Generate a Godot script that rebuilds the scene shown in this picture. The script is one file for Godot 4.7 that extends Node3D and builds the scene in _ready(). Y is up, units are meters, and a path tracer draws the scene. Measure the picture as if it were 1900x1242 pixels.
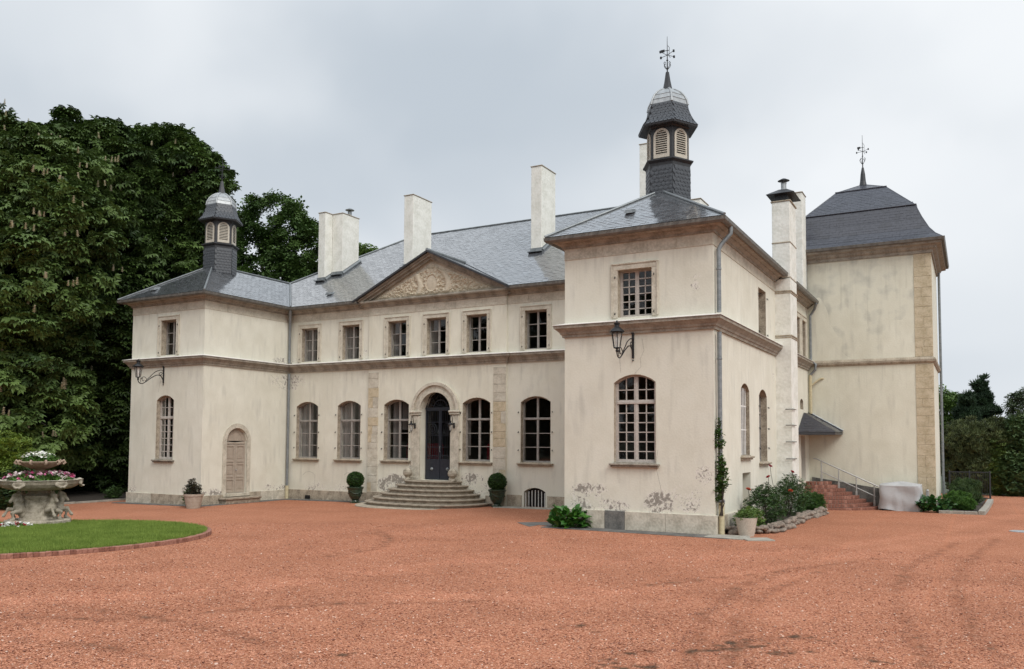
extends Node3D
# Courtyard of a small slate-roofed chateau. x runs along the front to the right, z towards the visitor, y up, metres.

const PW := 3.97          # width of the right pavilion front
const LA := -19.04        # inner face of the left pavilion
const LB := -23.09        # outer face of the left pavilion
const LZ := -1.05         # front of the left pavilion
const MZ := -5.36         # front of the main wing
const BZ := -17.24        # back of the main wing
const TZ := -13.1         # front of the tower
const EY := 7.78          # eaves
const SL := 0.65          # roof slope
const CAM := Vector3(5.43, 2.402, 19.693)
const FPX := 1533.5       # focal length in photograph pixels
const PYX := 736.9        # principal point row

var rng := RandomNumberGenerator.new()
var M := {}
var used := {}
var chateau
var UP := Vector3.UP

# ---------------------------------------------------------------- geometry collector
class Geo:
	var v := PackedVector3Array()
	var n := PackedVector3Array()
	var u := PackedVector2Array()
	var c := PackedColorArray()
	var col := Color.WHITE
	var xf := Transform3D.IDENTITY
	func tri(a, b, d, ua = Vector2.ZERO, ub = Vector2.ZERO, ud = Vector2.ZERO):   # counter-clockwise from outside
		a = xf * a; b = xf * b; d = xf * d
		var m = (b - a).cross(d - a)
		if m.length_squared() < 1e-16: return
		m = m.normalized()
		v.append(a); v.append(d); v.append(b)
		for k in 3: n.append(m); c.append(col)
		u.append(ua); u.append(ud); u.append(ub)
	func trin(a, b, d, na, nb, nd):
		v.append(xf * a); v.append(xf * d); v.append(xf * b)
		n.append((xf.basis * na).normalized()); n.append((xf.basis * nd).normalized()); n.append((xf.basis * nb).normalized())
		for k in 3: c.append(col); u.append(Vector2.ZERO)
	func quad(a, b, d, e, ua = Vector2.ZERO, ub = Vector2.ZERO, ud = Vector2.ZERO, ue = Vector2.ZERO):
		tri(a, b, d, ua, ub, ud); tri(a, d, e, ua, ud, ue)
	func box(o, s, ch = 0.0):        # centre, size, chamfer
		var h = s * 0.5
		if ch <= 0.0:
			box8(o, h)
			return
		var k = min(ch, min(h.x, min(h.y, h.z)) * 0.8)
		for ax in 3:
			for sg in [-1.0, 1.0]:
				var i = (ax + 1) % 3
				var j = (ax + 2) % 3
				var q = []
				for w in [[-1, -1], [1, -1], [1, 1], [-1, 1]]:
					var p = Vector3.ZERO
					p[ax] = h[ax] * sg; p[i] = (h[i] - k) * w[0]; p[j] = (h[j] - k) * w[1]
					q.append(o + p)
				if sg > 0: quad(q[0], q[1], q[2], q[3])
				else: quad(q[3], q[2], q[1], q[0])
				for e in [-1.0, 1.0]:      # edge bevels between ax (sg) and i (e)
					var p0 = Vector3.ZERO; var p1 = Vector3.ZERO
					p0[ax] = h[ax] * sg; p0[i] = (h[i] - k) * e
					p1[ax] = (h[ax] - k) * sg; p1[i] = h[i] * e
					var a = p0; a[j] = -(h[j] - k)
					var b = p0; b[j] = h[j] - k
					var d2 = p1; d2[j] = h[j] - k
					var e2 = p1; e2[j] = -(h[j] - k)
					if sg * e > 0: quad(o + a, o + e2, o + d2, o + b)
					else: quad(o + a, o + b, o + d2, o + e2)
		for sx in [-1.0, 1.0]:
			for sy in [-1.0, 1.0]:
				for sz in [-1.0, 1.0]:
					var a = o + Vector3(h.x * sx, (h.y - k) * sy, (h.z - k) * sz)
					var b = o + Vector3((h.x - k) * sx, h.y * sy, (h.z - k) * sz)
					var d = o + Vector3((h.x - k) * sx, (h.y - k) * sy, h.z * sz)
					if sx * sy * sz > 0: tri(a, b, d)
					else: tri(a, d, b)
	func box8(o, h):
		var p = []
		for k in 8: p.append(o + Vector3(h.x * (1 if k & 1 else -1), h.y * (1 if k & 2 else -1), h.z * (1 if k & 4 else -1)))
		quad(p[4], p[5], p[7], p[6]); quad(p[1], p[0], p[2], p[3]); quad(p[5], p[1], p[3], p[7]); quad(p[0], p[4], p[6], p[2]); quad(p[6], p[7], p[3], p[2]); quad(p[0], p[1], p[5], p[4])
	func hexa(p):                   # 8 corners: bottom ring ccw from above, top ring
		quad(p[4], p[5], p[6], p[7]); quad(p[3], p[2], p[1], p[0])
		for k in 4:
			var j = (k + 1) % 4
			quad(p[k], p[j], p[4 + j], p[4 + k])
	func tube(path, rad, sides = 8, closed = false):     # rad: float or array
		var L = path.size()
		var rings = []
		var prev = Vector3.ZERO
		for i in L:
			var t
			if closed: t = path[(i + 1) % L] - path[(i - 1 + L) % L]
			else: t = path[min(i + 1, L - 1)] - path[max(i - 1, 0)]
			t = t.normalized()
			if prev == Vector3.ZERO: prev = t.cross(Vector3(0.31, 0.9, 0.27)).normalized()
			prev = (prev - t * prev.dot(t)).normalized()
			var w = t.cross(prev)
			var r = rad[i] if rad is Array else rad
			var ring = []
			for k in sides:
				var a = TAU * k / sides
				var d = prev * cos(a) + w * sin(a)
				ring.append([path[i] + d * r, d])
			rings.append(ring)
		for i in (L if closed else L - 1):
			var A = rings[i]
			var B = rings[(i + 1) % L]
			for k in sides:
				var j = (k + 1) % sides
				trin(A[k][0], A[j][0], B[j][0], A[k][1], A[j][1], B[j][1])
				trin(A[k][0], B[j][0], B[k][0], A[k][1], B[j][1], B[k][1])
		if not closed:
			for k in range(1, sides - 1):
				tri(rings[0][0][0], rings[0][k + 1][0], rings[0][k][0])
				tri(rings[L - 1][0][0], rings[L - 1][k][0], rings[L - 1][k + 1][0])
	func lathe(o, prof, sides = 20, wob = null, smooth = true):     # prof: [radius, y] bottom to top; wob(angle, i) scales radius
		var N = prof.size()
		var P = []
		for i in N:
			var ring = []
			for k in sides:
				var a = TAU * k / sides
				var r = prof[i][0]
				if wob != null: r *= wob.call(a, i)
				ring.append(o + Vector3(cos(a) * r, prof[i][1], sin(a) * r))
			P.append(ring)
		for i in N - 1:
			for k in sides:
				var j = (k + 1) % sides
				var a = P[i][k]; var b = P[i][j]; var d = P[i + 1][j]; var e = P[i + 1][k]
				if smooth:
					var sl = Vector2(prof[i + 1][1] - prof[i][1], prof[i][0] - prof[i + 1][0]).normalized()
					var aa = TAU * k / sides; var ab = TAU * (k + 1) / sides
					var na = Vector3(cos(aa) * sl.x, sl.y, sin(aa) * sl.x); var nb = Vector3(cos(ab) * sl.x, sl.y, sin(ab) * sl.x)
					if prof[i][0] > 0 : trin(a, d, b, na, nb, nb)
					if prof[i + 1][0] > 0: trin(a, e, d, na, na, nb)
				else:
					quad(a, e, d, b)
	func mesh(mat):
		var m := ArrayMesh.new()
		var ar = []
		ar.resize(Mesh.ARRAY_MAX)
		ar[Mesh.ARRAY_VERTEX] = v; ar[Mesh.ARRAY_NORMAL] = n; ar[Mesh.ARRAY_TEX_UV] = u; ar[Mesh.ARRAY_COLOR] = c
		m.add_surface_from_arrays(Mesh.PRIMITIVE_TRIANGLES, ar)
		m.surface_set_material(0, mat)
		return m

# ---------------------------------------------------------------- scene helpers
func numbered(s):
	if not used.has(s):
		used[s] = 0
		return s
	used[s] += 1
	return "%s_%03d" % [s, used[s]]
func thing(called, label, category, at = Vector3.ZERO, turn = 0.0, group = ""):
	var o := Node3D.new()
	o.name = numbered(called); add_child(o)
	o.position = at; o.rotation.y = turn
	tag(o, label, category, group)
	return o
func tag(o, label, category, group = "", kind = ""):
	o.set_meta("label", label); o.set_meta("category", category)
	if group: o.set_meta("group", group)
	if kind: o.set_meta("kind", kind)
	return o
func node(called, parent, xf = Transform3D.IDENTITY):
	var o := Node3D.new()
	o.name = called; parent.add_child(o, true); o.transform = xf
	return o
func put(called, mesh, parent, xf = Transform3D.IDENTITY, mat = null):
	var o := MeshInstance3D.new()
	o.name = called; o.mesh = mesh; o.transform = xf
	if mat: o.material_override = mat
	parent.add_child(o, true)
	return o
func build(called, g, mat, parent, xf = Transform3D.IDENTITY):
	return put(called, g.mesh(mat), parent, xf)
func struct(called, g, mat):
	var o = build(numbered(called), g, mat, self)
	o.set_meta("kind", "structure")
	return o
func spread(called, mesh, xfs, parent, cols = null):
	var mm := MultiMesh.new()
	mm.transform_format = MultiMesh.TRANSFORM_3D
	mm.use_colors = cols != null
	mm.mesh = mesh
	mm.instance_count = xfs.size()
	for i in xfs.size():
		mm.set_instance_transform(i, xfs[i])
		if cols != null: mm.set_instance_color(i, cols[i])
	var o := MultiMeshInstance3D.new()
	o.name = called; o.multimesh = mm
	o.set_meta("kind", "stuff")
	parent.add_child(o, true)
	return o
func copy(o, label = "", at = null, turn = null):
	var r = o.duplicate()
	var base = String(o.name)
	r.name = numbered(base); add_child(r)
	if label: r.set_meta("label", label)
	if at != null: r.position = at
	if turn != null: r.rotation.y = turn
	return r
func rr(a, b): return rng.randf_range(a, b)
func lin(r, g, b): return Color(r, g, b).linear_to_srgb()
func gy(x, z):                       # height of the courtyard
	var y = 0.18 + 0.013 * clamp(x + 6.0, -24.0, 0.0)
	y -= 0.022 * clamp(-6.0 - z, 0.0, 9.0) * smoothstep(-2.0, -0.5, x)
	y += 0.012 * clamp(z, 0.0, 22.0)
	return y
func ray_dir(px, py):
	return get_node("camera").basis * Vector3((px - 950.0) / FPX, -(py - PYX) / FPX, -1.0)
func at_depth(px, depth):            # ground point under a picture column at a given depth along the view axis
	var d = ray_dir(px, PYX)
	var p = CAM + d * depth
	return Vector3(p.x, gy(p.x, p.z), p.z)
func T3(x, y, z, turn = 0.0): return Transform3D(Basis(UP, turn), Vector3(x, y, z))

# ---------------------------------------------------------------- materials
func noise_img(size, freq, oct, sd, kind = FastNoiseLite.TYPE_SIMPLEX_SMOOTH, warp = 0.0):
	var f := FastNoiseLite.new()
	f.seed = sd; f.noise_type = kind; f.frequency = freq
	f.fractal_type = FastNoiseLite.FRACTAL_FBM; f.fractal_octaves = oct
	if warp > 0.0:
		f.domain_warp_enabled = true; f.domain_warp_amplitude = warp; f.domain_warp_frequency = freq * 2.0
	return f.get_seamless_image(size, size)
func ramp_tex(img, stops):           # stops: [[t, linear Color], ...]
	var w = img.get_width()
	var data = img.get_data()
	var lut = PackedByteArray()
	for i in 256:
		var t = i / 255.0
		var col = stops[0][1]
		for k in range(1, stops.size()):
			if t >= stops[k - 1][0]:
				col = stops[k - 1][1].lerp(stops[k][1], clamp((t - stops[k - 1][0]) / (stops[k][0] - stops[k - 1][0]), 0, 1))
		col = col.linear_to_srgb()
		lut.append(int(col.r * 255.0)); lut.append(int(col.g * 255.0)); lut.append(int(col.b * 255.0))
	var o = PackedByteArray()
	o.resize(data.size() * 3)
	for i in data.size():
		var b = data[i] * 3
		o[i * 3] = lut[b]; o[i * 3 + 1] = lut[b + 1]; o[i * 3 + 2] = lut[b + 2]
	var im = Image.create_from_data(w, img.get_height(), false, Image.FORMAT_RGB8, o)
	im.generate_mipmaps()
	return ImageTexture.create_from_image(im)
func mixed(a, b, k):                 # two L8 images mixed
	var da = a.get_data(); var db = b.get_data()
	for i in da.size(): da[i] = clampi(int(128 + (da[i] - 128) * (1.0 - k) * 1.5 + (db[i] - 128) * k * 1.5), 0, 255)
	return Image.create_from_data(a.get_width(), a.get_height(), false, Image.FORMAT_L8, da)
func nrm(img, s):
	var im = img.duplicate()
	im.convert(Image.FORMAT_RGBA8)
	im.bump_map_to_normal_map(s)
	im.generate_mipmaps()
	return ImageTexture.create_from_image(im)
func mat(key, lo, hi, rough, size_m = 1.0, img = null, bump = 0.0, spec = 0.5, metal = 0.0):
	var m := StandardMaterial3D.new()
	m.roughness = rough; m.metallic_specular = spec; m.metallic = metal
	if img != null:
		m.albedo_texture = ramp_tex(img, [[0.15, lo], [0.5, lo.lerp(hi, 0.55)], [0.85, hi]])
		m.uv1_triplanar = true; m.uv1_world_triplanar = true
		m.uv1_scale = Vector3.ONE / size_m
		if bump > 0.0:
			m.normal_enabled = true; m.normal_texture = nrm(img, bump); m.normal_scale = 1.0
	else:
		m.albedo_color = lo.linear_to_srgb()
	M[key] = m
	return m
func materials():
	var fine = noise_img(256, 0.06, 4, 3)
	var coarse = noise_img(256, 0.012, 4, 8)
	var both = mixed(fine, coarse, 0.55)
	var streak = both.duplicate()
	streak.resize(256, 32); streak.resize(256, 256)
	mat("stone", Color(.25, .21, .16), Color(.47, .41, .32), .9, 1.1, both, 1.1)
	mat("stone_pale", Color(.40, .37, .30), Color(.60, .56, .47), .9, 1.3, both, 1.1)
	mat("frieze", Color(.46, .425, .345), Color(.60, .565, .475), .9, 1.3, both, 2.0)
	mat("stone_warm", Color(.42, .355, .235), Color(.58, .50, .365), .9, 1.2, both, 1.1)
	mat("stone_dark", Color(.10, .10, .095), Color(.19, .185, .17), .9, .9, both, 1.1)
	mat("cornice", Color(.20, .18, .15), Color(.38, .345, .285), .9, 1.2, both, 1.5)
	mat("flashing", Color(.62, .6, .56), Color(.78, .76, .72), .6, 1.0, both)
	mat("chimney", Color(.66, .66, .60), Color(.80, .80, .75), .85, 2.0, both, 1.0)
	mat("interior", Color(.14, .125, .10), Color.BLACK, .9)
	mat("floor", Color(.12, .08, .05), Color.BLACK, .6)
	mat("zinc", Color(.16, .18, .19), Color(.27, .29, .30), .42, .8, both, 0.0, .5, .35)
	mat("zinc_bright", Color(.27, .29, .30), Color(.44, .46, .47), .42, .5, both, 0.0, .5, .35)
	mat("gutter", Color(.10, .095, .085), Color(.2, .19, .17), .5, .7, both, 0.0, .5, .2)
	mat("paint_dark", Color(.022, .024, .028), Color(.035, .037, .042), .5, .6, both)
	mat("wood_taupe", Color(.25, .235, .215), Color(.34, .32, .295), .55, .5, streak)
	mat("wood_pale", Color(.40, .37, .335), Color(.52, .48, .44), .5, .5, streak)
	mat("door_taupe", Color(.34, .29, .235), Color(.40, .345, .285), .55, .6, streak)
	mat("louvre", Color(.46, .42, .35), Color(.58, .54, .46), .6, .6, streak)
	mat("iron", Color(.012, .013, .015), Color(.03, .03, .032), .45, .3, fine, 0.0, .5, .4)
	mat("iron_blue", Color(.014, .019, .028), Color(.022, .028, .04), .4, .5, both)
	mat("boot", Color(.46, .40, .25), Color(.56, .5, .34), .7, .4, both)
	mat("step_stone", Color(.20, .165, .125), Color(.40, .345, .27), .85, .8, both, 4.0)
	mat("brick", Color(.13, .052, .036), Color(.29, .125, .085), .9, .25, both, 3.0)
	mat("brick_pale", Color(.22, .095, .065), Color(.38, .19, .14), .9, .25, both, 3.0)
	mat("rock", Color(.10, .08, .065), Color(.36, .295, .24), .95, .35, both, 5.0)
	mat("pot", Color(.40, .35, .29), Color(.56, .50, .42), .9, .4, mixed(fine, streak, .5), 2.0)
	mat("pot_clay", Color(.32, .26, .205), Color(.46, .40, .33), .9, .4, both, 2.0)
	mat("glaze", Color(.010, .022, .013), Color(.035, .06, .035), .25, .3, both, 2.0)
	mat("soil", Color(.02, .015, .01), Color(.05, .038, .028), .95, .3, fine, 5.0)
	mat("paving", Color(.075, .075, .07), Color(.16, .155, .145), .85, 1.2, both, 3.0)
	mat("slab", Color(.25, .235, .2), Color(.38, .36, .31), .9, 1.0, both, 3.0)
	mat("fountain", Color(.20, .175, .13), Color(.50, .45, .365), .9, .5, both, 3.0)
	mat("fountain_warm", Color(.25, .17, .12), Color(.45, .34, .26), .9, .4, both, 3.0)
	mat("cover", Color(.40, .415, .43), Color(.47, .48, .49), .5, .3, fine, 1.0)
	mat("rail", Color(.45, .46, .45), Color(.55, .55, .54), .35, .5, both, 0.0, .5, .5)
	mat("white", Color(.66, .66, .64), Color(.78, .78, .76), .5, .5, both)
	mat("curtain", Color(.22, .21, .195), Color(.32, .3, .28), .9, .3, fine)
	mat("red", Color(.20, .012, .018), Color(.28, .02, .026), .8, .3, fine)
	mat("bark", Color(.03, .024, .018), Color(.075, .06, .045), .95, .6, both, 5.0)
	mat("hill", Color(.10, .14, .10), Color(.16, .2, .15), 1.0, 60.0, both)
	mat("under", Color(.04, .055, .03), Color(.075, .085, .05), 1.0, 3.0, both)
	mat("relief", Color(.50, .44, .34), Color(.64, .57, .45), .9, .5, both, 1.0)
	var gl = mat("glass", Color(.02, .024, .026), Color.BLACK, .02)
	gl.transparency = BaseMaterial3D.TRANSPARENCY_ALPHA
	gl.albedo_color = Color(.03, .035, .035, .1)
	var lg = mat("lamp_glass", Color(.5, .5, .5), Color.BLACK, .05)
	lg.transparency = BaseMaterial3D.TRANSPARENCY_ALPHA
	lg.albedo_color = Color(.8, .8, .78, .2)
	for k in 3:
		var t = [.75, 1.0, 1.3][k]
		var s = mat("slate%d" % k, Color(.06, .066, .074) * t, Color(.115, .122, .132) * t, .24, .35, both, 0.0, .9)
		s.vertex_color_use_as_albedo = true
		s.clearcoat_enabled = true; s.clearcoat = 1.0; s.clearcoat_roughness = .09
	var ts = mat("slate_dry", Color(.027, .029, .040), Color(.05, .053, .07), .42, .35, both, 0.0, .5)
	ts.vertex_color_use_as_albedo = true
	ts.clearcoat_enabled = true; ts.clearcoat = .3; ts.clearcoat_roughness = .2
	var cs = mat("slate_cupola", Color(.035, .04, .048), Color(.07, .078, .09), .45, .3, both, 1.5, .5)
	# leaves: vertex and instance colours carry the species' colour
	for k in [["leaf", .5, .35], ["leaf_glossy", .35, .25], ["petal", .7, .4], ["grass", .7, .3]]:
		var m := StandardMaterial3D.new()
		m.vertex_color_use_as_albedo = true
		m.roughness = k[1]; m.metallic_specular = .35
		m.backlight_enabled = true
		m.backlight = Color(k[2], k[2], k[2] * .6)
		m.cull_mode = BaseMaterial3D.CULL_DISABLED
		M[k[0]] = m
	var st := StandardMaterial3D.new()
	st.vertex_color_use_as_albedo = true; st.roughness = .9
	M["chip"] = st

# plaster with its own stains, cracks and flaked patches, one picture per wall
func wall_mat(w, y0, y1, ppm, sd, peels = [], cracks = [], grey = 0.0, tint = Color(1, 1, 1), drips = []):
	var h = y1 - y0
	var nw = int(w * ppm); var nh = int(h * ppm)
	var im = []
	for k in [[1.1, 4, 1.0], [14.0, 3, 1.0], [3.2, 3, 7.0], [8.0, 4, 1.0], [.35, 3, 1.6]]:
		var f := FastNoiseLite.new()
		f.seed = sd * 7 + im.size(); f.frequency = k[0] / ppm; f.fractal_octaves = k[1]
		f.noise_type = FastNoiseLite.TYPE_SIMPLEX_SMOOTH
		if im.size() == 3:
			f.domain_warp_enabled = true; f.domain_warp_amplitude = .25 * ppm; f.domain_warp_frequency = 3.0 / ppm
		var i = f.get_image(nw, max(8, int(nh / k[2])))
		if k[2] > 1.0: i.resize(nw, nh, Image.INTERPOLATE_CUBIC)
		im.append(i)
	var dc = im[0].get_data(); var df = im[1].get_data(); var ds = im[2].get_data(); var dp = im[3].get_data(); var db = im[4].get_data()
	var hgt = im[1].get_data()
	var out = PackedByteArray()
	out.resize(nw * nh * 3)
	var field = PackedFloat32Array()
	field.resize(nw * nh)
	for p in peels:                  # [u, y, ru, ry, strength]
		for py in range(max(0, int((y1 - p[1] - p[3]) * ppm)), min(nh, int((y1 - p[1] + p[3]) * ppm))):
			for px in range(max(0, int((p[0] - p[2]) * ppm)), min(nw, int((p[0] + p[2]) * ppm))):
				var du = (px / ppm - p[0]) / p[2]; var dv = (y1 - py / ppm - p[1]) / p[3]
				var q = 1.0 - du * du - dv * dv
				if q > 0.0: field[py * nw + px] = max(field[py * nw + px], min(1.0, q * 1.6) * p[4])
	for cr in cracks:                # [[u, y], ...]
		for k in cr.size() - 1:
			var a = Vector2(cr[k][0], cr[k][1]); var b = Vector2(cr[k + 1][0], cr[k + 1][1])
			var st = int(a.distance_to(b) * ppm * 1.5) + 1
			for s in st:
				var p = a.lerp(b, float(s) / st)
				var px = int(p.x * ppm + rr(-.6, .6)); var py = int((y1 - p.y) * ppm)
				if px >= 0 and px < nw and py >= 0 and py < nh: field[py * nw + px] = -1.0
	var wet = PackedFloat32Array()     # rain streaks hanging from sills and ledges: [u0, u1, y, length]
	wet.resize(nw * nh)
	for p in drips:
		var u = p[0]
		while u < p[1]:
			if rng.randf() < .5:
				var ln = p[3] * pow(rng.randf(), 1.4); var wd = rr(.008, .035); var k = rr(.25, 1.0)
				for py in range(max(0, int((y1 - p[2]) * ppm)), min(nh, int((y1 - p[2] + ln) * ppm))):
					for px in range(max(0, int((u - wd) * ppm)), min(nw, int((u + wd) * ppm) + 1)):
						wet[py * nw + px] = max(wet[py * nw + px], k)
			u += rr(.03, .09)
	var i := 0
	for py in nh:
		for px in nw:
			var c: float = dc[i] / 255.0; var f: float = df[i] / 255.0; var s: float = ds[i] / 255.0; var b: float = db[i] / 255.0
			var t: float = .5 * c + .2 * f + .3 * b
			var r: float = .60 + .19 * t; var g: float = .582 + .2 * t; var bl: float = .49 + .2 * t
			var st: float = clamp((s * .6 + c * .4 - .56) * 3.2, 0.0, 1.0) * .34
			r = lerp(r, .38, st); g = lerp(g, .37, st); bl = lerp(bl, .32, st)
			var wk: float = wet[i] * (.05 + .14 * s)
			r = lerp(r, .33, wk); g = lerp(g, .315, wk); bl = lerp(bl, .26, wk)
			if grey > 0.0:
				var gk: float = 0.0
				if grey < .7 or y1 - py / ppm > 6.4 + (b - .5) * 5.0: gk = clamp((c * .75 + b * .45 + f * .12 + s * .08 - .66) * 2.2, 0.0, 1.0) * grey
				r = lerp(r, .40, gk); g = lerp(g, .40, gk); bl = lerp(bl, .36, gk)
			var q: float = field[i]
			if q > 0.0: q *= clamp(c * 1.9 - .05, 0.15, 1.25)
			if q > 0.0:
				var n: float = dp[i] / 255.0
				var e: float = q * .66 + n - 1.02
				if abs(n - .42) < .022 * q and q > .3: e = max(e, .06)
				if e > 0.03:
					r = .25 + .1 * f; g = .235 + .09 * f; bl = .205 + .08 * f
					hgt[i] = int(hgt[i] * .4)
				elif e > -.13:
					r = .69 + .05 * f; g = .665 + .05 * f; bl = .60 + .05 * f
					hgt[i] = int(hgt[i] * .5 + 110)
			elif q < 0.0:
				r *= .62; g *= .62; bl *= .62
			out[i * 3] = int(pow(clamp(r * tint.r, 0.0, 1.0), .4545) * 255.0)
			out[i * 3 + 1] = int(pow(clamp(g * tint.g, 0.0, 1.0), .4545) * 255.0)
			out[i * 3 + 2] = int(pow(clamp(bl * tint.b, 0.0, 1.0), .4545) * 255.0)
			i += 1
	var m := StandardMaterial3D.new()
	var pic = Image.create_from_data(nw, nh, false, Image.FORMAT_RGB8, out)
	m.albedo_texture = ImageTexture.create_from_image(pic)
	m.normal_enabled = true
	m.normal_texture = nrm(Image.create_from_data(nw, nh, false, Image.FORMAT_L8, hgt), 2.0)
	m.normal_scale = .12
	m.roughness = .92; m.metallic_specular = .25
	return m

func arch_y(op, x):                  # top of an opening [u0, u1, v0, spring, rise] at u
	if op[4] <= 0.0: return op[3]
	var hw = (op[1] - op[0]) * .5
	var t = clamp((x - (op[0] + op[1]) * .5) / hw, -1.0, 1.0)
	var R = (hw * hw + op[4] * op[4]) / (2.0 * op[4])
	return op[3] + op[4] - R + sqrt(max(0.0, R * R - t * t * hw * hw))
func frame_of(a, b):                 # local frame of a wall from plan point a to b, seen from outside left to right
	var d = Vector3(b.x - a.x, 0, b.y - a.y).normalized()
	return Transform3D(Basis(d, UP, d.cross(UP)), Vector3(a.x, 0, a.y))
func wall(a, b, y0, y1, ops, m, thick = .36, caps = false, called = "wall"):
	var X = frame_of(a, b)
	var w = a.distance_to(b)
	var g = Geo.new()
	var inner = Geo.new()
	var us = [0.0, w]
	for o in ops:
		var n = 8 if o[4] > 0.0 else 1
		for k in n + 1: us.append(lerp(float(o[0]), float(o[1]), float(k) / n))
	us.sort()
	var uv = func(x, y): return Vector2(x / w, (y1 - y) / (y1 - y0))
	for i in us.size() - 1:
		var u0 = us[i]; var u1 = us[i + 1]
		if u1 - u0 < 1e-4: continue
		var um = (u0 + u1) * .5
		var cuts = []
		for o in ops:
			if um > o[0] and um < o[1]: cuts.append(o)
		cuts.sort_custom(func(p, q): return p[2] < q[2])
		var lo0 = y0; var lo1 = y0
		for o in cuts + [null]:
			var hi0 = y1 if o == null else o[2]
			if hi0 - min(lo0, lo1) > 1e-4:
				for z in [0.0, -thick]:
					var p = [Vector3(u0, lo0, z), Vector3(u1, lo1, z), Vector3(u1, hi0, z), Vector3(u0, hi0, z)]
					if z == 0.0: g.quad(p[0], p[1], p[2], p[3], uv.call(u0, lo0), uv.call(u1, lo1), uv.call(u1, hi0), uv.call(u0, hi0))
					else: inner.quad(p[1], p[0], p[3], p[2])
			if o != null:
				lo0 = arch_y(o, u0); lo1 = arch_y(o, u1)
				var q0 = uv.call(u0, lo0); var q1 = uv.call(u1, lo1)
				g.quad(Vector3(u1, lo1, -thick), Vector3(u1, lo1, 0), Vector3(u0, lo0, 0), Vector3(u0, lo0, -thick), q1, q1, q0, q0)
				var q2 = uv.call(u0, o[2]); var q3 = uv.call(u1, o[2])
				g.quad(Vector3(u0, o[2], -thick), Vector3(u0, o[2], 0), Vector3(u1, o[2], 0), Vector3(u1, o[2], -thick), q2, q2, q3, q3)
	for o in ops:
		for s in 2:
			var x = o[s]
			var t = arch_y(o, x)
			var qa = uv.call(x + (.03 if s else -.03), o[2]); var qb = uv.call(x + (.03 if s else -.03), t)
			if s == 0: g.quad(Vector3(x, o[2], 0), Vector3(x, o[2], -thick), Vector3(x, t, -thick), Vector3(x, t, 0), qa, qa, qb, qb)
			else: g.quad(Vector3(x, o[2], -thick), Vector3(x, o[2], 0), Vector3(x, t, 0), Vector3(x, t, -thick), qa, qa, qb, qb)
	for s in (2 if caps else 0):
		var x = 0.0 if s == 0 else w
		if s == 0: g.quad(Vector3(x, y0, -thick), Vector3(x, y0, 0), Vector3(x, y1, 0), Vector3(x, y1, -thick))
		else: g.quad(Vector3(x, y0, 0), Vector3(x, y0, -thick), Vector3(x, y1, -thick), Vector3(x, y1, 0))
	build("inner_face", inner, M.interior, build(called, g, m, chateau, X))
	return X

func sweep(path, prof, mt, called, parent, closed = false):      # path: plan points seen from outside left to right; prof: [out, y] bottom to top
	var g = Geo.new()
	sweep_into(g, path, prof, closed)
	return build(called, g, mt, parent)
func sweep_into(g, path, prof, closed = false):
	var L = path.size()
	var off = []
	for i in L:
		var d0; var d1
		if closed:
			d0 = (path[i] - path[(i - 1 + L) % L]).normalized(); d1 = (path[(i + 1) % L] - path[i]).normalized()
		else:
			d0 = (path[i] - path[max(i - 1, 0)]).normalized(); d1 = (path[min(i + 1, L - 1)] - path[i]).normalized()
			if i == 0: d0 = d1
			if i == L - 1: d1 = d0
		var n0 = Vector2(-d0.y, d0.x); var n1 = Vector2(-d1.y, d1.x)
		off.append((n0 + n1) / max(.15, 1.0 + n0.dot(n1)))
	var P = func(i, k): return Vector3(path[i].x + off[i].x * prof[k][0], prof[k][1], path[i].y + off[i].y * prof[k][0])
	for i in (L if closed else L - 1):
		var j = (i + 1) % L
		for k in prof.size() - 1:
			g.quad(P.call(i, k), P.call(j, k), P.call(j, k + 1), P.call(i, k + 1))
	if not closed:
		for k in range(1, prof.size() - 1):
			g.tri(P.call(0, 0), P.call(0, k), P.call(0, k + 1))
			g.tri(P.call(L - 1, 0), P.call(L - 1, k + 1), P.call(L - 1, k))

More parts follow.
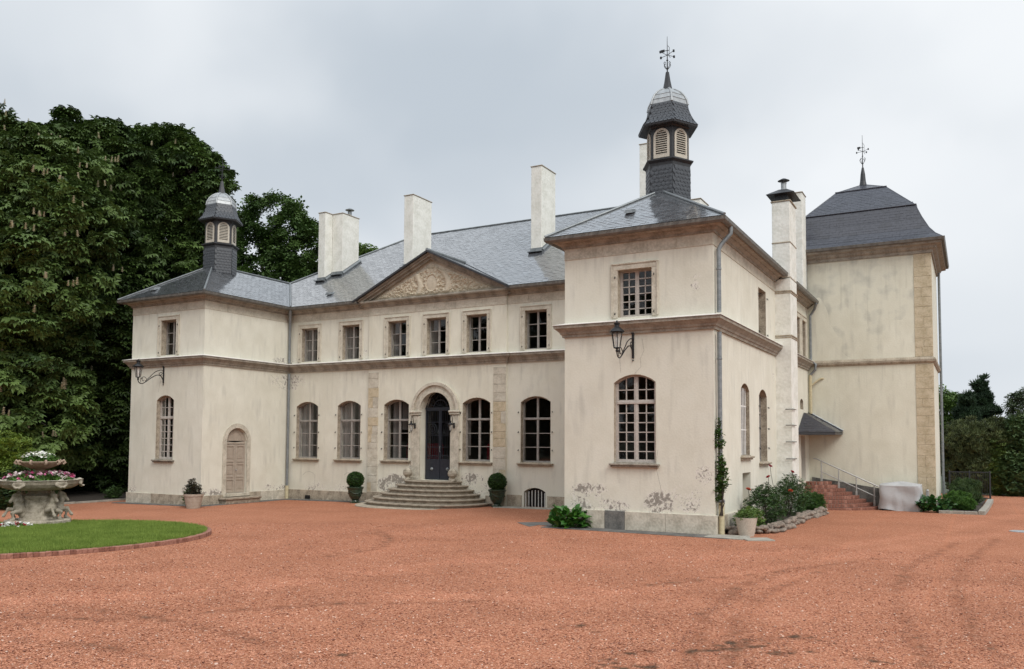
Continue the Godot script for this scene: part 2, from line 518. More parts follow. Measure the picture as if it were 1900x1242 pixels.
# a window in an opening: frame, panes, sill, stone surround, hooks; returns its node
func window(X, op, lay, fm, depth = .2, style = {}):
	var w = op[1] - op[0]; var h = op[3] - op[2]; var r = op[4]
	var W = node("window", chateau, X * T3((op[0] + op[1]) * .5, op[2], -depth))
	var o2 = [-w / 2, w / 2, 0.0, h, r]
	var g = Geo.new()
	var fr = style.get("fr", .055); var mul = style.get("mul", .085); var gb = style.get("gb", .026)
	var dz = .05
	# outer frame
	for s in [-1.0, 1.0]:
		g.box(Vector3(s * (w / 2 - fr / 2), h / 2, 0), Vector3(fr, h, dz + .02))
	g.box(Vector3(0, fr / 2, 0), Vector3(w - 2 * fr, fr, dz + .02))
	if r > 0.0:
		for k in 8:
			var xa = lerp(-w / 2, w / 2, k / 8.0); var xb = lerp(-w / 2, w / 2, (k + 1) / 8.0)
			var ya = arch_y(o2, xa); var yb = arch_y(o2, xb)
			var z = dz / 2 + .01
			g.hexa([Vector3(xa, ya - fr, z), Vector3(xb, yb - fr, z), Vector3(xb, yb - fr, -z), Vector3(xa, ya - fr, -z), Vector3(xa, ya + .01, z), Vector3(xb, yb + .01, z), Vector3(xb, yb + .01, -z), Vector3(xa, ya + .01, -z)])
	else:
		g.box(Vector3(0, h - fr / 2, 0), Vector3(w - 2 * fr, fr, dz + .02))
	var ncl = lay[0]; var nlow = lay[1]; var nup = lay[2]; var yt = lay[3]     # columns per leaf, rows below, rows above, transom height (0 = none)
	var top = h + r
	g.box(Vector3(0, (fr + h) / 2, .006), Vector3(mul, h - fr, dz + .012), .006)
	if r > 0.0: g.box(Vector3(0, (h + top - fr) / 2, .006), Vector3(mul, top - fr - h, dz + .012))
	var bands = []
	if nup > 0:
		g.box(Vector3(0, yt, .008), Vector3(w - 2 * fr, .075, dz + .03), .008)
		bands = [[fr, yt - .0375, nlow, false], [yt + .0375, top - fr, nup, true]]
	else:
		bands = [[fr, top - fr, nlow, r > 0.0]]
	var leaf = w / 2 - fr - mul / 2
	var st = style.get("stile", .0)
	for b in bands:
		var hh = (b[1] - b[0] - (b[2] - 1) * gb) / b[2]
		if b[3] and r > 0.0: hh = (b[1] - b[0] - r * .25 - (b[2] - 1) * gb) / b[2]
		for s in [-1.0, 1.0]:
			var xl = mul / 2 if s > 0 else -mul / 2 - leaf
			if st > 0.0:
				for e in [0.0, 1.0]:
					var xx = xl + st / 2 + e * (leaf - st)
					var yy = min(b[1], arch_y(o2, xx + (st / 2 if xx > 0 else -st / 2)) - fr)
					g.box(Vector3(xx, (b[0] + yy) / 2, 0), Vector3(st, yy - b[0], dz))
				g.box(Vector3(xl + leaf / 2, b[0] + st / 2, 0), Vector3(leaf - 2 * st, st, dz))
			var l2 = leaf - 2 * st
			var x0 = xl + st
			var cw = (l2 - (ncl - 1) * gb) / ncl
			for c in ncl:
				var xa = x0 + c * (cw + gb); var xb = xa + cw
				if c > 0: 
					var yy = min(b[1], arch_y(o2, xa) - fr)
					g.box(Vector3(xa - gb / 2, (b[0] + yy) / 2, 0), Vector3(gb, yy - b[0], dz * .7))
				for k in b[2]:
					var ya = b[0] + (st if k == 0 else 0.0) + (k * (hh + gb) if k > 0 else 0.0)
					var yb = b[0] + k * (hh + gb) + hh
					if c == 0 and k > 0: g.box(Vector3(x0 + l2 / 2, b[0] + k * (hh + gb) - gb / 2, .001), Vector3(l2, gb, dz * .66))
					if k == b[2] - 1 and b[3]:
						var pg = Geo.new()
						var ax = arch_y(o2, xa) - fr; var bx = arch_y(o2, xb) - fr; var mx = arch_y(o2, (xa + xb) / 2) - fr
						var xm = (xa + xb) / 2
						pg.quad(Vector3(xa, ya, 0), Vector3(xm, ya, 0), Vector3(xm, mx, 0), Vector3(xa, ax, 0))
						pg.quad(Vector3(xm, ya, 0), Vector3(xb, ya, 0), Vector3(xb, bx, 0), Vector3(xm, mx, 0))
						build("pane", pg, M.glass, W, Transform3D(Basis.from_euler(Vector3(rr(-.006, .006), rr(-.006, .006), 0)), Vector3.ZERO))
					else:
						var bs = Basis.from_euler(Vector3(rr(-.014, .014), rr(-.014, .014), 0)) * Basis.from_scale(Vector3(cw, yb - ya, 1))
						put("pane", unit_pane, W, Transform3D(bs, Vector3((xa + xb) / 2, (ya + yb) / 2, 0)))
	build("frame", g, fm, W)
	if depth > .05:
		var rv = Geo.new()
		for s in [-1.0, 1.0]: rv.box(Vector3(s * (w / 2 - .006), h / 2, (depth - .004) / 2 + .02), Vector3(.012, h, depth - .044))
		for k in 8:
			var xa = lerp(-w / 2 + .012, w / 2 - .012, k / 8.0); var xb = lerp(-w / 2 + .012, w / 2 - .012, (k + 1) / 8.0)
			var ya = arch_y(o2, xa); var yb = arch_y(o2, xb)
			rv.hexa([Vector3(xa, ya - .012, depth - .004), Vector3(xb, yb - .012, depth - .004), Vector3(xb, yb - .012, .036), Vector3(xa, ya - .012, .036), Vector3(xa, ya, depth - .004), Vector3(xb, yb, depth - .004), Vector3(xb, yb, .036), Vector3(xa, ya, .036)])
		build("reveal", rv, M.stone, W)
	if style.has("sill"):
		var s = Geo.new()
		var sw = w + style.sill
		s.box(Vector3(0, -.045, depth + .02), Vector3(sw, .05, .2), .012)
		s.box(Vector3(0, -.095, depth - .0), Vector3(sw - .05, .05, .15), .012)
		s.box(Vector3(0, -.01, depth / 2), Vector3(w - .004, .035, depth + .06), .004)
		build("sill", s, style.get("sill_mat", M.stone), W)
	if style.has("surround"):
		var t = Geo.new()
		var k = style.surround
		for s in [-1.0, 1.0]:
			t.box(Vector3(s * (w / 2 + k / 2), (h - .01) / 2 , depth + .012), Vector3(k, h + .01, .036), .006)
			t.box(Vector3(s * (w / 2 + k + .02), (h + k) / 2, depth + .022), Vector3(.045, h + k, .06), .01)
		t.box(Vector3(0, h + k / 2 + .0, depth + .014), Vector3(w + 2 * k - .002, k, .04), .006)
		t.box(Vector3(0, h + k + .022, depth + .024), Vector3(w + 2 * k + .085, .045, .066), .01)
		build("surround", t, M.frieze, W)
	if style.has("hooks"):
		for s in [-1.0, 1.0]:
			for y in style.hooks:
				var hk = Geo.new()
				var x = s * (w / 2 + style.get("hook_off", .05))
				hk.box(Vector3(x, y * h, depth + .03), Vector3(.02, .055, .02), .004)
				hk.tube([Vector3(x, y * h + .02, depth + .0), Vector3(x, y * h + .02, depth + .05), Vector3(x + s * .012, y * h - .03, depth + .06)], .007, 5)
				build("hook", hk, M.iron, W)
	if style.has("curtain"):
		for cset in style.curtain:       # [x0, x1, y0, y1]
			var cg = Geo.new()
			var n = 26
			for i in n:
				var fa = float(i) / n; var fb = float(i + 1) / n
				var xa = lerp(cset[0], cset[1], fa) * w / 2; var xb = lerp(cset[0], cset[1], fb) * w / 2
				var za = -.16 + .03 * sin(fa * 38.0) + .015 * sin(fa * 71.0); var zb = -.16 + .03 * sin(fb * 38.0) + .015 * sin(fb * 71.0)
				cg.quad(Vector3(xa, cset[2] * h, za), Vector3(xb, cset[2] * h, zb), Vector3(xb, cset[3] * h + r, zb), Vector3(xa, cset[3] * h + r, za))
			build("curtain", cg, M.curtain, W)
	return W
var unit_pane

# courses of slates on a slope given as a polygon of points; eave = first two points
var slate_mesh = []
func slates(poly, wid, exp, singles, parent, mt, g, skip = 0.0):
	var e0 = poly[0]
	var ex = (poly[1] - poly[0]).normalized()
	var nn = (poly[1] - poly[0]).cross(poly[poly.size() - 1] - poly[0]).normalized()
	if nn.y < 0: nn = -nn
	var ey = nn.cross(ex).normalized()
	var P = PackedVector2Array()
	var mx = 0.0; var x0 = 1e9; var x1 = -1e9
	for p in poly:
		var q = Vector2((p - e0).dot(ex), (p - e0).dot(ey))
		P.append(q); mx = max(mx, q.y); x0 = min(x0, q.x); x1 = max(x1, q.x)
	var row = 0
	var y = 0.0
	while y < mx:
		var x = x0 - wid + (wid * .5 if row % 2 else 0.0)
		while x < x1 + wid:
			var rect = PackedVector2Array([V2(x, y), V2(x + wid - .006, y), V2(x + wid - .006, y + exp * 1.7), V2(x, y + exp * 1.7)])
			var full = true
			var any = false
			for c in rect:
				if Geometry2D.is_point_in_polygon(c, P): any = true
				else: full = false
			if not any: any = Geometry2D.is_point_in_polygon(V2(x + wid * .5, y + exp), P)
			if y <= 0.0 and x >= x0 and x + wid <= x1 and Geometry2D.is_point_in_polygon(V2(x + wid * .5, y + exp * .5), P) and Geometry2D.is_point_in_polygon(V2(x, y + exp * .5), P) and Geometry2D.is_point_in_polygon(V2(x + wid, y + exp * .5), P): full = true
			if any:
				var c = V2(x + wid / 2, y)
				var o = e0 + ex * (c.x + rr(-.003, .003)) + ey * (y + rr(-.004, .004)) + nn * .009
				var B = Basis(ex.rotated(nn, rr(-.01, .01)), ey, nn) * Basis.from_euler(Vector3(-.03 + rr(-.016, .016), rr(-.02, .02), 0))
				g.col = Color.WHITE * rr(.7, 1.3)
				if full and singles:
					put("slate", slate_mesh[rng.randi() % 3], parent, Transform3D(B, o))
				elif full:
					g.xf = Transform3D(B, o)
					slate_shape(g, wid - .006, exp * 1.75)
				else:
					g.xf = Transform3D.IDENTITY
					for cut in Geometry2D.intersect_polygons(rect, P):
						var q = []
						for v in cut: q.append(e0 + ex * v.x + ey * v.y + nn * (.013 - .006 * (v.y - y) / (exp * 1.7)))
						if (q[1] - q[0]).cross(q[2] - q[0]).dot(nn) < 0: q.reverse()
						for k in range(1, q.size() - 1): g.tri(q[0], q[k], q[k + 1])
			x += wid
		y += exp
		row += 1
	g.xf = Transform3D.IDENTITY
func slate_shape(g, w, l):
	var h = w / 2; var t = .007
	g.quad(Vector3(-h, 0, t), Vector3(h, 0, t), Vector3(h, l, t), Vector3(-h, l, t))
	g.quad(Vector3(-h, 0, 0), Vector3(h, 0, 0), Vector3(h, 0, t), Vector3(-h, 0, t))
	g.quad(Vector3(h, 0, 0), Vector3(h, l, 0), Vector3(h, l, t), Vector3(h, 0, t))
	g.quad(Vector3(-h, l, 0), Vector3(-h, 0, 0), Vector3(-h, 0, t), Vector3(-h, l, t))
func slope_deck(g, poly):
	var ex = (poly[1] - poly[0]).normalized()
	var nn = ex.cross(poly[poly.size() - 1] - poly[0]).normalized()
	var ey = nn.cross(ex)
	var P = PackedVector2Array()
	for p in poly: P.append(Vector2((p - poly[0]).dot(ex), (p - poly[0]).dot(ey)))
	var t = Geometry2D.triangulate_polygon(P)
	for k in range(0, t.size(), 3):
		var a = poly[t[k]]; var b = poly[t[k + 1]]; var c = poly[t[k + 2]]
		if (b - a).cross(c - a).dot(nn) > 0: g.tri(a, b, c)
		else: g.tri(a, c, b)
func strip(g, a, b, rad = .045):
	g.tube([a, b], rad, 6)

func V2(x, y): return Vector2(x, y)
func stone_row(parent, X, u0, u1, y0, y1, out, lmin, lmax, mats, gap = .006, ch = .008, called = "stone", deep = .05):
	var u = u0
	while u < u1 - .01:
		var l = rr(lmin, lmax)
		if u1 - (u + l) < lmin * .6: l = u1 - u
		var g = Geo.new()
		g.box(Vector3.ZERO, Vector3(l - gap, y1 - y0 - gap, out + deep), ch)
		build(called, g, mats[rng.randi() % mats.size()], parent, X * T3(u + l / 2, (y0 + y1) / 2, (out - deep) / 2 + rr(-.002, .003)))
		u += l
func quoin(parent, X, u0, u1, y0, y1, out, mats, hmin, hmax):
	var y = y0
	while y < y1 - .01:
		var h = rr(hmin, hmax)
		if y1 - (y + h) < hmin * .6: h = y1 - y
		var parts = [[u0, u1]]
		if rng.randf() < .3:
			var c = lerp(u0, u1, rr(.35, .65))
			parts = [[u0, c], [c, u1]]
		for p in parts:
			var g = Geo.new()
			g.box(Vector3.ZERO, Vector3(p[1] - p[0] - .006, h - .008, out + .05), .006)
			build("stone", g, mats[rng.randi() % mats.size()], parent, X * T3((p[0] + p[1]) / 2, y + h / 2, (out - .05) / 2 + rr(-.002, .004)))
		y += h
func arch_ring(g, r0, r1, z0, z1, y, n = 24, a0 = 0.0, a1 = PI):
	for k in n:
		var a = lerp(a0, a1, float(k) / n); var b = lerp(a0, a1, float(k + 1) / n)
		var p = func(r, t, z): return Vector3(cos(t) * r, y + sin(t) * r, z)
		g.quad(p.call(r0, a, z1), p.call(r1, a, z1), p.call(r1, b, z1), p.call(r0, b, z1))
		g.quad(p.call(r1, a, z1), p.call(r1, a, z0), p.call(r1, b, z0), p.call(r1, b, z1))
		g.quad(p.call(r0, a, z0), p.call(r0, a, z1), p.call(r0, b, z1), p.call(r0, b, z0))

func build_chateau():
	chateau = thing("chateau", "long cream plastered chateau with slate roofs, twin roof lanterns and a square end tower", "chateau")
	unit_pane = QuadMesh.new()
	unit_pane.size = Vector2(1, 1)
	unit_pane.material = M.glass
	for k in 3:
		var g = Geo.new()
		slate_shape(g, .214, .27)
		slate_mesh.append(g.mesh(M["slate%d" % k]))
	# ---- walls (openings: u0, u1, sill, spring, rise)
	var gw = func(c, off): return [c - off - .58, c - off + .58, 1.68, 3.75, .2]
	var uw = func(c, off): return [c - off - .43, c - off + .43, 5.57, 6.92, 0.0]
	var bay0 = -14.85; var bay1 = -8.75
	# left pavilion
	var o_lf = [[LB * -1 - 21.57, LB * -1 - 20.59, 1.66, 3.86, .2], [LB * -1 - 21.41, LB * -1 - 20.56, 5.57, 6.9, 0.0]]
	var x_lf = wall(V2(LB, LZ), V2(LA, LZ), -.6, EY, o_lf, wall_mat(LA - LB, -.6, EY, 90.0, 11, [[3.4, .55, .5, .25, .55], [.3, .5, .3, .2, .5]], [[[1.6, 4.2], [1.7, 4.6], [1.55, 4.95]]], 0.0, Color(1, 1, 1), [[1.4, 2.6, 1.55, .7], [0.0, 4.05, 5.08, .5], [1.6, 2.6, 5.5, .1], [0.0, 4.0, 7.2, .5]]))
	var o_ls = [[LZ + 3.2, LZ + 3.2, 0, 0, 0]]
	o_ls = [[1.13, 2.13, .27, 2.35, .5]]
	var x_ls = wall(V2(LA, LZ), V2(LA, MZ), -.6, EY, o_ls, wall_mat(LZ - MZ, -.6, EY, 90.0, 12, [[.5, .35, .7, .35, .75], [3.6, .45, .9, .3, .6], [3.95, 5.55, .75, .3, .6], [3.9, 4.75, .8, .42, .52]], [[[3.3, 5.0], [3.6, 4.8], [3.9, 4.5], [4.2, 4.4]]], 0.0, Color(1, 1, 1), [[0.0, 4.3, 5.08, .6], [0.0, 4.3, 7.2, .5], [3.8, 4.3, 5.0, 3.0]]))
	# main wing in three bays, the middle one a little proud
	var o_ml = [gw.call(-18.01, LA), gw.call(-15.84, LA), uw.call(-17.94, LA), uw.call(-15.8, LA)]
	var x_ml = wall(V2(LA, MZ), V2(bay0, MZ), -.6, EY, o_ml, wall_mat(bay0 - LA, -.6, EY, 80.0, 13, [[.4, 4.75, .6, .4, .52], [.3, 5.6, .4, .3, .5], [4.0, 5.7, .3, .3, .5], [2.2, .5, 1.6, .3, .5]], [[[.85, 1.0], [1.0, 1.12], [1.2, 1.15], [1.4, 1.1], [1.5, 1.0], [1.5, .6]], [[3.0, 1.05], [3.15, 1.15], [3.4, 1.15]]], 0.0, Color(1, 1, 1), [[.4, 1.7, 1.57, .7], [2.5, 3.9, 1.57, .7], [0.0, 4.2, 5.08, .5], [0.0, 4.2, 7.2, .4], [0.0, .4, 5.0, 3.0]]))
	var o_mc = [gw.call(-13.5, bay0), gw.call(-9.97, bay0), [-12.37 - bay0, -11.03 - bay0, .97, 3.6, .66], uw.call(-13.5, bay0), uw.call(-11.72, bay0), uw.call(-9.98, bay0)]
	var x_mc = wall(V2(bay0, MZ + .06), V2(bay1, MZ + .06), -.6, EY, o_mc, wall_mat(bay1 - bay0, -.6, EY, 80.0, 14, [[1.25, .75, .85, .5, 1.0], [4.75, .8, .85, .55, .95], [3.9, 1.4, .25, .4, .6], [2.1, 1.2, .3, .4, .55]], [], 0.0, Color(1.0, .99, .97), [[.7, 2.0, 1.57, .6], [4.2, 5.6, 1.57, .7], [.5, 5.6, 5.08, .5], [0.0, 6.1, 7.2, .4]]), .42, true)
	var o_mr = [gw.call(-7.63, bay1), gw.call(-5.5, bay1), uw.call(-7.63, bay1), uw.call(-5.5, bay1), [-8.07 - bay1, -7.24 - bay1, .05, .68, .14]]
	var x_mr = wall(V2(bay1, MZ), V2(-PW, MZ), -.6, EY, o_mr, wall_mat(bay1 * -1 - PW, -.6, EY, 80.0, 15, [[4.3, 1.0, .6, .7, .4]], [], .25, Color(1, 1, 1), [[.4, 1.8, 1.57, .8], [0.0, 4.7, 5.08, .6], [0.0, 4.7, 7.2, .6], [4.0, 4.78, 6.5, 1.0]]))
	wall(V2(-PW, MZ), V2(-PW, 0), -.6, EY, [], wall_mat(-MZ, -.6, EY, 40.0, 16))
	# right pavilion front and flank
	var o_rf = [[PW - 2.58, PW - 1.46, 1.88, 3.9, .21], [PW - 2.47, PW - 1.55, 5.58, 6.8, 0.0]]
	var x_rf = wall(V2(-PW, 0), V2(0, 0), -.6, EY, o_rf, wall_mat(PW, -.6, EY, 110.0, 17, [[.75, 1.0, .75, .42, 1.0], [1.35, .78, .55, .2, .75], [2.6, .88, .5, .4, .82], [3.3, 1.05, .5, .45, .66], [3.55, 6.35, .22, .3, .7], [.25, .8, .3, .3, .8], [3.7, 1.6, .3, .3, .5]], [[[2.15, 5.0], [2.2, 4.7], [2.1, 4.5], [2.12, 4.3], [1.95, 4.12]], [[1.6, 4.9], [1.55, 4.5], [1.58, 4.15]], [[2.55, 2.2], [2.5, 1.8], [2.62, 1.3], [2.6, 1.0]]], .12, Color(1, 1, 1), [[1.3, 2.65, 1.76, .8], [0.0, 3.97, 5.08, .6], [0.0, 3.97, 7.2, .8], [3.2, 3.97, 7.1, 1.4], [0.0, .5, 7.1, 1.2]]))
	var o_rs = [[2.62, 3.62, 2.05, 3.82, .2], [4.8, 5.85, 1.84, 3.78, .2], [4.85, 5.85, 5.5, 6.98, 0.0], [2.75, 3.66, .5, 1.58, 0.0],
		[10.6, 11.4, 5.5, 6.92, 0.0], [11.85, 12.6, 5.5, 6.92, 0.0], [11.35, 12.0, 3.62, 3.9, .1], [11.45, 12.3, 1.0, 2.66, 0.0]]
	var x_rs = wall(V2(0, 0), V2(0, TZ), -.6, EY, o_rs, wall_mat(-TZ, -.6, EY, 60.0, 18, [[.5, .9, .5, .5, .6], [6.8, 4.4, .2, .4, .5], [5.9, 1.75, .5, .2, .5]], [[[6.5, 6.2], [6.52, 5.3]]], 0.0, Color(1, 1, 1), [[2.5, 3.8, 1.95, .5], [4.7, 6.0, 1.73, .6], [0.0, 7.1, 5.08, .6], [0.0, 7.1, 7.2, .7]]))
	var plain = wall_mat(6.0, 0.0, 6.0, 40.0, 19)
	wall(V2(0, TZ), V2(0, BZ), -.6, EY, [], plain)
	wall(V2(0, BZ), V2(LB, BZ), -.6, EY, [], plain)
	wall(V2(LB, BZ), V2(LB, LZ), -.6, EY, [], plain)
	# tower
	var tl = -.66; var tr = 4.24; var tb = -18.0; var ty = 9.5
	var x_tf = wall(V2(tl, TZ), V2(tr, TZ), -.6, ty, [], wall_mat(tr - tl, -.6, ty, 80.0, 20, [[4.6, .5, .35, .5, .7]], [], .7, Color(1.0, 1.0, .97), [[.6, 4.3, 9.2, 2.6], [.6, 4.3, 5.24, .9]]))
	var x_ts = wall(V2(tr, TZ), V2(tr, tb), -.6, ty, [], wall_mat(TZ - tb, -.6, ty, 60.0, 21, [[.8, .5, .9, .5, .6]], [], .4))
	wall(V2(tr, tb), V2(tl, tb), -.6, ty, [], plain)
	wall(V2(tl, tb), V2(tl, TZ), -.6, ty, [], plain)
	# floors inside
	for f in [[LB + .4, -.4, BZ + .4, MZ - .4, .93], [LB + .4, LA - .4, MZ - .4, LZ - .4, .93], [-PW + .4, -.4, MZ - .4, -.4, .93], [LB + .4, -.4, BZ + .4, MZ - .4, 5.1], [LB + .4, LA - .4, MZ - .4, LZ - .4, 5.1], [-PW + .4, -.4, MZ - .4, -.4, 5.1], [LB + .4, -.4, BZ + .4, MZ - .4, 7.5], [LB + .4, LA - .4, MZ - .4, LZ - .4, 7.5], [-PW + .4, -.4, MZ - .4, -.4, 7.5]]:
		var g = Geo.new()
		g.box(Vector3((f[0] + f[1]) / 2, f[4], (f[2] + f[3]) / 2), Vector3(f[1] - f[0], .1, f[3] - f[2] - .002))
		build("floor", g, M.floor, chateau)
	var pt = Geo.new()
	for x in [LA - .1, -14.6, -9.1, -PW + .1]: pt.box(Vector3(x, 4.2, (BZ + MZ) / 2), Vector3(.15, 6.4, MZ - BZ - .9))
	pt.box(Vector3((LB) / 2, 4.2, -10.2), Vector3(-LB - .9, 6.4, .15))
	build("partition", pt, M.interior, chateau)

	# ---- windows
	var hk3 = [.2, .5, .83]
	var gs = {"sill": .22, "sill_mat": M.stone, "hooks": hk3, "hook_off": .07, "mul": .075}
	var gcl = gs.duplicate(); gcl.curtain = [[-1.0, .05, -.1, 1.0], [.35, 1.0, -.1, 1.0]]
	window(x_ml, o_ml[0], [1, 3, 1, 1.5], M.wood_taupe, .2, gcl)
	window(x_ml, o_ml[1], [1, 3, 1, 1.5], M.wood_taupe, .2, gcl)
	var g3 = gs.duplicate(); g3.curtain = [[-.75, -.1, 0.0, 1.0], [.0, .4, .55, 1.0]]; g3.fr = .065
	window(x_mc, o_mc[0], [1, 3, 1, 1.5], M.wood_taupe, .26, g3)
	var g4 = gs.duplicate(); g4.curtain = [[.72, 1.0, .35, 1.0], [-1.0, -.86, .1, 1.0]]; g4.fr = .065
	window(x_mc, o_mc[1], [1, 3, 1, 1.5], M.wood_taupe, .26, g4)
	window(x_mr, o_mr[0], [1, 3, 1, 1.5], M.wood_taupe, .2, gs)
	window(x_mr, o_mr[1], [1, 3, 1, 1.5], M.wood_taupe, .2, gs)
	var us = {"surround": .13, "hooks": [.08, .85], "hook_off": .09, "fr": .05, "mul": .07}
	var usc = us.duplicate(); usc.curtain = [[-1.0, .02, -.1, 1.0]]
	var usd = us.duplicate(); usd.curtain = [[-1.0, -.3, -.1, 1.0]]
	window(x_ml, o_ml[2], [1, 3, 0, 0], M.wood_taupe, .2, usc)
	window(x_ml, o_ml[3], [1, 3, 0, 0], M.wood_taupe, .2, usc)
	window(x_mc, o_mc[3], [1, 3, 0, 0], M.wood_taupe, .22, usd)
	window(x_mc, o_mc[4], [1, 3, 0, 0], M.wood_taupe, .22, usd)
	window(x_mc, o_mc[5], [1, 3, 0, 0], M.wood_taupe, .22, us)
	window(x_mr, o_mr[2], [1, 3, 0, 0], M.wood_taupe, .2, us)
	window(x_mr, o_mr[3], [1, 3, 0, 0], M.wood_taupe, .2, us)
	var ps = {"sill": .2, "sill_mat": M.cornice, "fr": .05, "mul": .05, "stile": .03, "gb": .024}
	window(x_rf, o_rf[0], [2, 6, 2, 1.52], M.wood_pale, .14, ps)
	window(x_rf, o_rf[1], [2, 6, 0, 0], M.wood_pale, .2, {"surround": .13, "hooks": [.08, .85], "hook_off": .06, "fr": .045, "mul": .045, "stile": .028, "gb": .024})
	window(x_lf, o_lf[0], [2, 6, 2, 1.55], M.wood_pale, .2, ps)
	window(x_lf, o_lf[1], [1, 3, 0, 0], M.wood_taupe, .26, us)
	var ss = {"sill": .16, "sill_mat": M.stone, "hooks": hk3, "hook_off": .07}
	window(x_rs, o_rs[0], [1, 3, 1, 1.3], M.wood_taupe, .22, {"sill": .16, "sill_mat": M.stone})
	var gb = Geo.new()
	for k in 6: gb.tube([Vector3(2.72 + k * .16, 2.07, -.1), Vector3(2.72 + k * .16, 3.9, -.1)], .014, 6)
	for y in [2.75, 3.4]: gb.box(Vector3(3.12, y, -.1), Vector3(.98, .03, .012))
	build("window_bars", gb, M.white, chateau, x_rs)
	window(x_rs, o_rs[1], [1, 3, 1, 1.45], M.wood_taupe, .22, ss)
	window(x_rs, o_rs[2], [1, 3, 0, 0], M.wood_taupe, .26, {"hooks": [.1, .85]})
	window(x_rs, o_rs[4], [1, 3, 0, 0], M.wood_taupe, .26, {"surround": .14})
	window(x_rs, o_rs[5], [1, 3, 0, 0], M.wood_taupe, .26, {"surround": .14})
	window(x_rs, o_rs[6], [1, 1, 0, 0], M.wood_taupe, .2, {})
	var nb = Geo.new()
	nb.box(Vector3(3.205, 1.04, -.3), Vector3(.9, 1.07, .06))
	build("niche_back", nb, M.stone, chateau, x_rs)
	# cellar grating of the right bay
	var cg = Geo.new()
	for k in 7:
		var x = -8.02 - bay1 + k * .122
		cg.tube([Vector3(x, .06, -.05), Vector3(x, .62 + .12 * sin(PI * (k + .4) / 7.0), -.05)], .014, 6)
	build("cellar_grating", cg, M.white, chateau, x_mr)
	var cb = Geo.new()
	cb.box(Vector3(-7.655 - bay1, .4, -.3), Vector3(.9, .9, .02))
	build("cellar_back", cb, M.iron, chateau, x_mr)
	for v in [-17.85, -15.35]:
		var vg = Geo.new()
		vg.box(Vector3(v - LA, .2, .07), Vector3(.24, .02, .03)); vg.box(Vector3(v - LA, .13, .065), Vector3(.26, .1, .012)); vg.box(Vector3(v - LA, .06, .07), Vector3(.24, .02, .03))
		build("vent", vg, M.iron, chateau, x_ml)

	# ---- plinths, quoins, frieze
	var pl = node("plinth", chateau)
	var st3 = [M.stone, M.stone_pale, M.stone]
	stone_row(pl, x_lf, -.05, LA - LB + .05, -.3, .37, .055, .6, 1.1, st3)
	stone_row(pl, x_ls, -.05, 1.0, -.3, .36, .05, .5, .7, st3)
	stone_row(pl, x_ls, 2.3, LZ - MZ - .02, -.3, .4, .04, .5, .9, [M.stone, M.stone_pale])
	stone_row(pl, x_ml, .0, 4.19, -.3, .42, .045, .6, 1.1, [M.stone])
	stone_row(pl, x_mc, .0, 1.0, -.3, .47, .05, .5, .7, [M.stone])
	stone_row(pl, x_mc, 5.3, 6.1, -.3, .5, .05, .5, .7, [M.stone])
	stone_row(pl, x_mr, .02, .6, -.3, .56, .04, .5, .8, [M.stone])
	stone_row(pl, x_mr, 1.58, 4.75, -.3, .56, .04, .6, 1.0, [M.stone, M.stone_pale])
	stone_row(pl, x_rf, -.05, 1.15, -.2, .66, .06, .55, .7, [M.stone_pale])
	stone_row(pl, x_rf, 1.15, 1.7, -.2, .66, .058, .5, .6, [M.stone_dark])
	stone_row(pl, x_rf, 1.7, PW + .06, -.2, .66, .06, 1.0, 1.25, [M.stone_pale])
	stone_row(pl, x_rs, 0.0, 2.7, -.2, .62, .05, .7, 1.2, st3)
	stone_row(pl, x_rs, 3.7, 7.1, -.2, .5, .05, .7, 1.2, st3)
	var qs = node("quoin", chateau)
	var qm = [M.stone_pale, M.frieze, M.stone_pale, M.frieze, M.stone_warm]
	quoin(qs, x_mc, .01, .5, .44, 5.0, .022, qm, .24, .42)
	quoin(qs, x_mc, 5.58, 6.09, .5, 5.0, .022, qm, .24, .42)
	var qt = node("quoin", chateau)
	quoin(qt, x_tf, 4.33, 4.915, .0, 5.24, .015, [M.stone_warm], .3, .42)
	quoin(qt, x_tf, 4.33, 4.915, 5.5, 9.22, .015, [M.stone_warm], .3, .42)
	quoin(qt, x_tf, -.01, .58, 5.5, 9.22, .015, [M.stone_warm], .3, .42)
	var fz = node("frieze", chateau)
	for q in [[x_lf, LA - LB + .012], [x_ls, LZ - MZ], [x_ml, bay0 - LA], [x_mc, bay1 - bay0], [x_mr, -PW - bay1], [x_rf, PW + .012], [x_rs, 7.15]]:
		stone_row(fz, q[0], 0.0 if q[0] != x_lf and q[0] != x_rf else -.012, q[1], 7.2, 7.52, .014, .75, 1.25, [M.frieze, M.frieze, M.stone_pale], .005, .004)
	# ---- swept mouldings
	var c0 = V2(LB, BZ); var run = [V2(LB, BZ), V2(LB, LZ), V2(LA, LZ), V2(LA, MZ), V2(bay0, MZ), V2(bay0, MZ + .06), V2(bay1, MZ + .06), V2(bay1, MZ), V2(-PW, MZ), V2(-PW, 0), V2(0, 0), V2(0, -7.15)]
	var run2 = [V2(0, -8.22), V2(0, TZ + .02)]
	var sp = [[0, 5.14], [.05, 5.14], [.06, 5.2], [.09, 5.22], [.11, 5.27], [.19, 5.35], [.225, 5.37], [.23, 5.44], [.0, 5.5]]
	var cp = [[0, 7.5], [.05, 7.5], [.06, 7.56], [.13, 7.6], [.15, 7.64], [.25, 7.655], [.27, 7.69], [.27, 7.73], [0, 7.76]]
	var fp = [[.235, 5.446], [.255, 5.446], [.255, 5.458], [0, 5.52]]
	for r in [run, run2]:
		sweep(r, sp, M.cornice, "string_course", chateau)
		sweep(r, fp, M.flashing, "flashing", chateau)
		sweep(r, cp, M.cornice, "cornice", chateau)
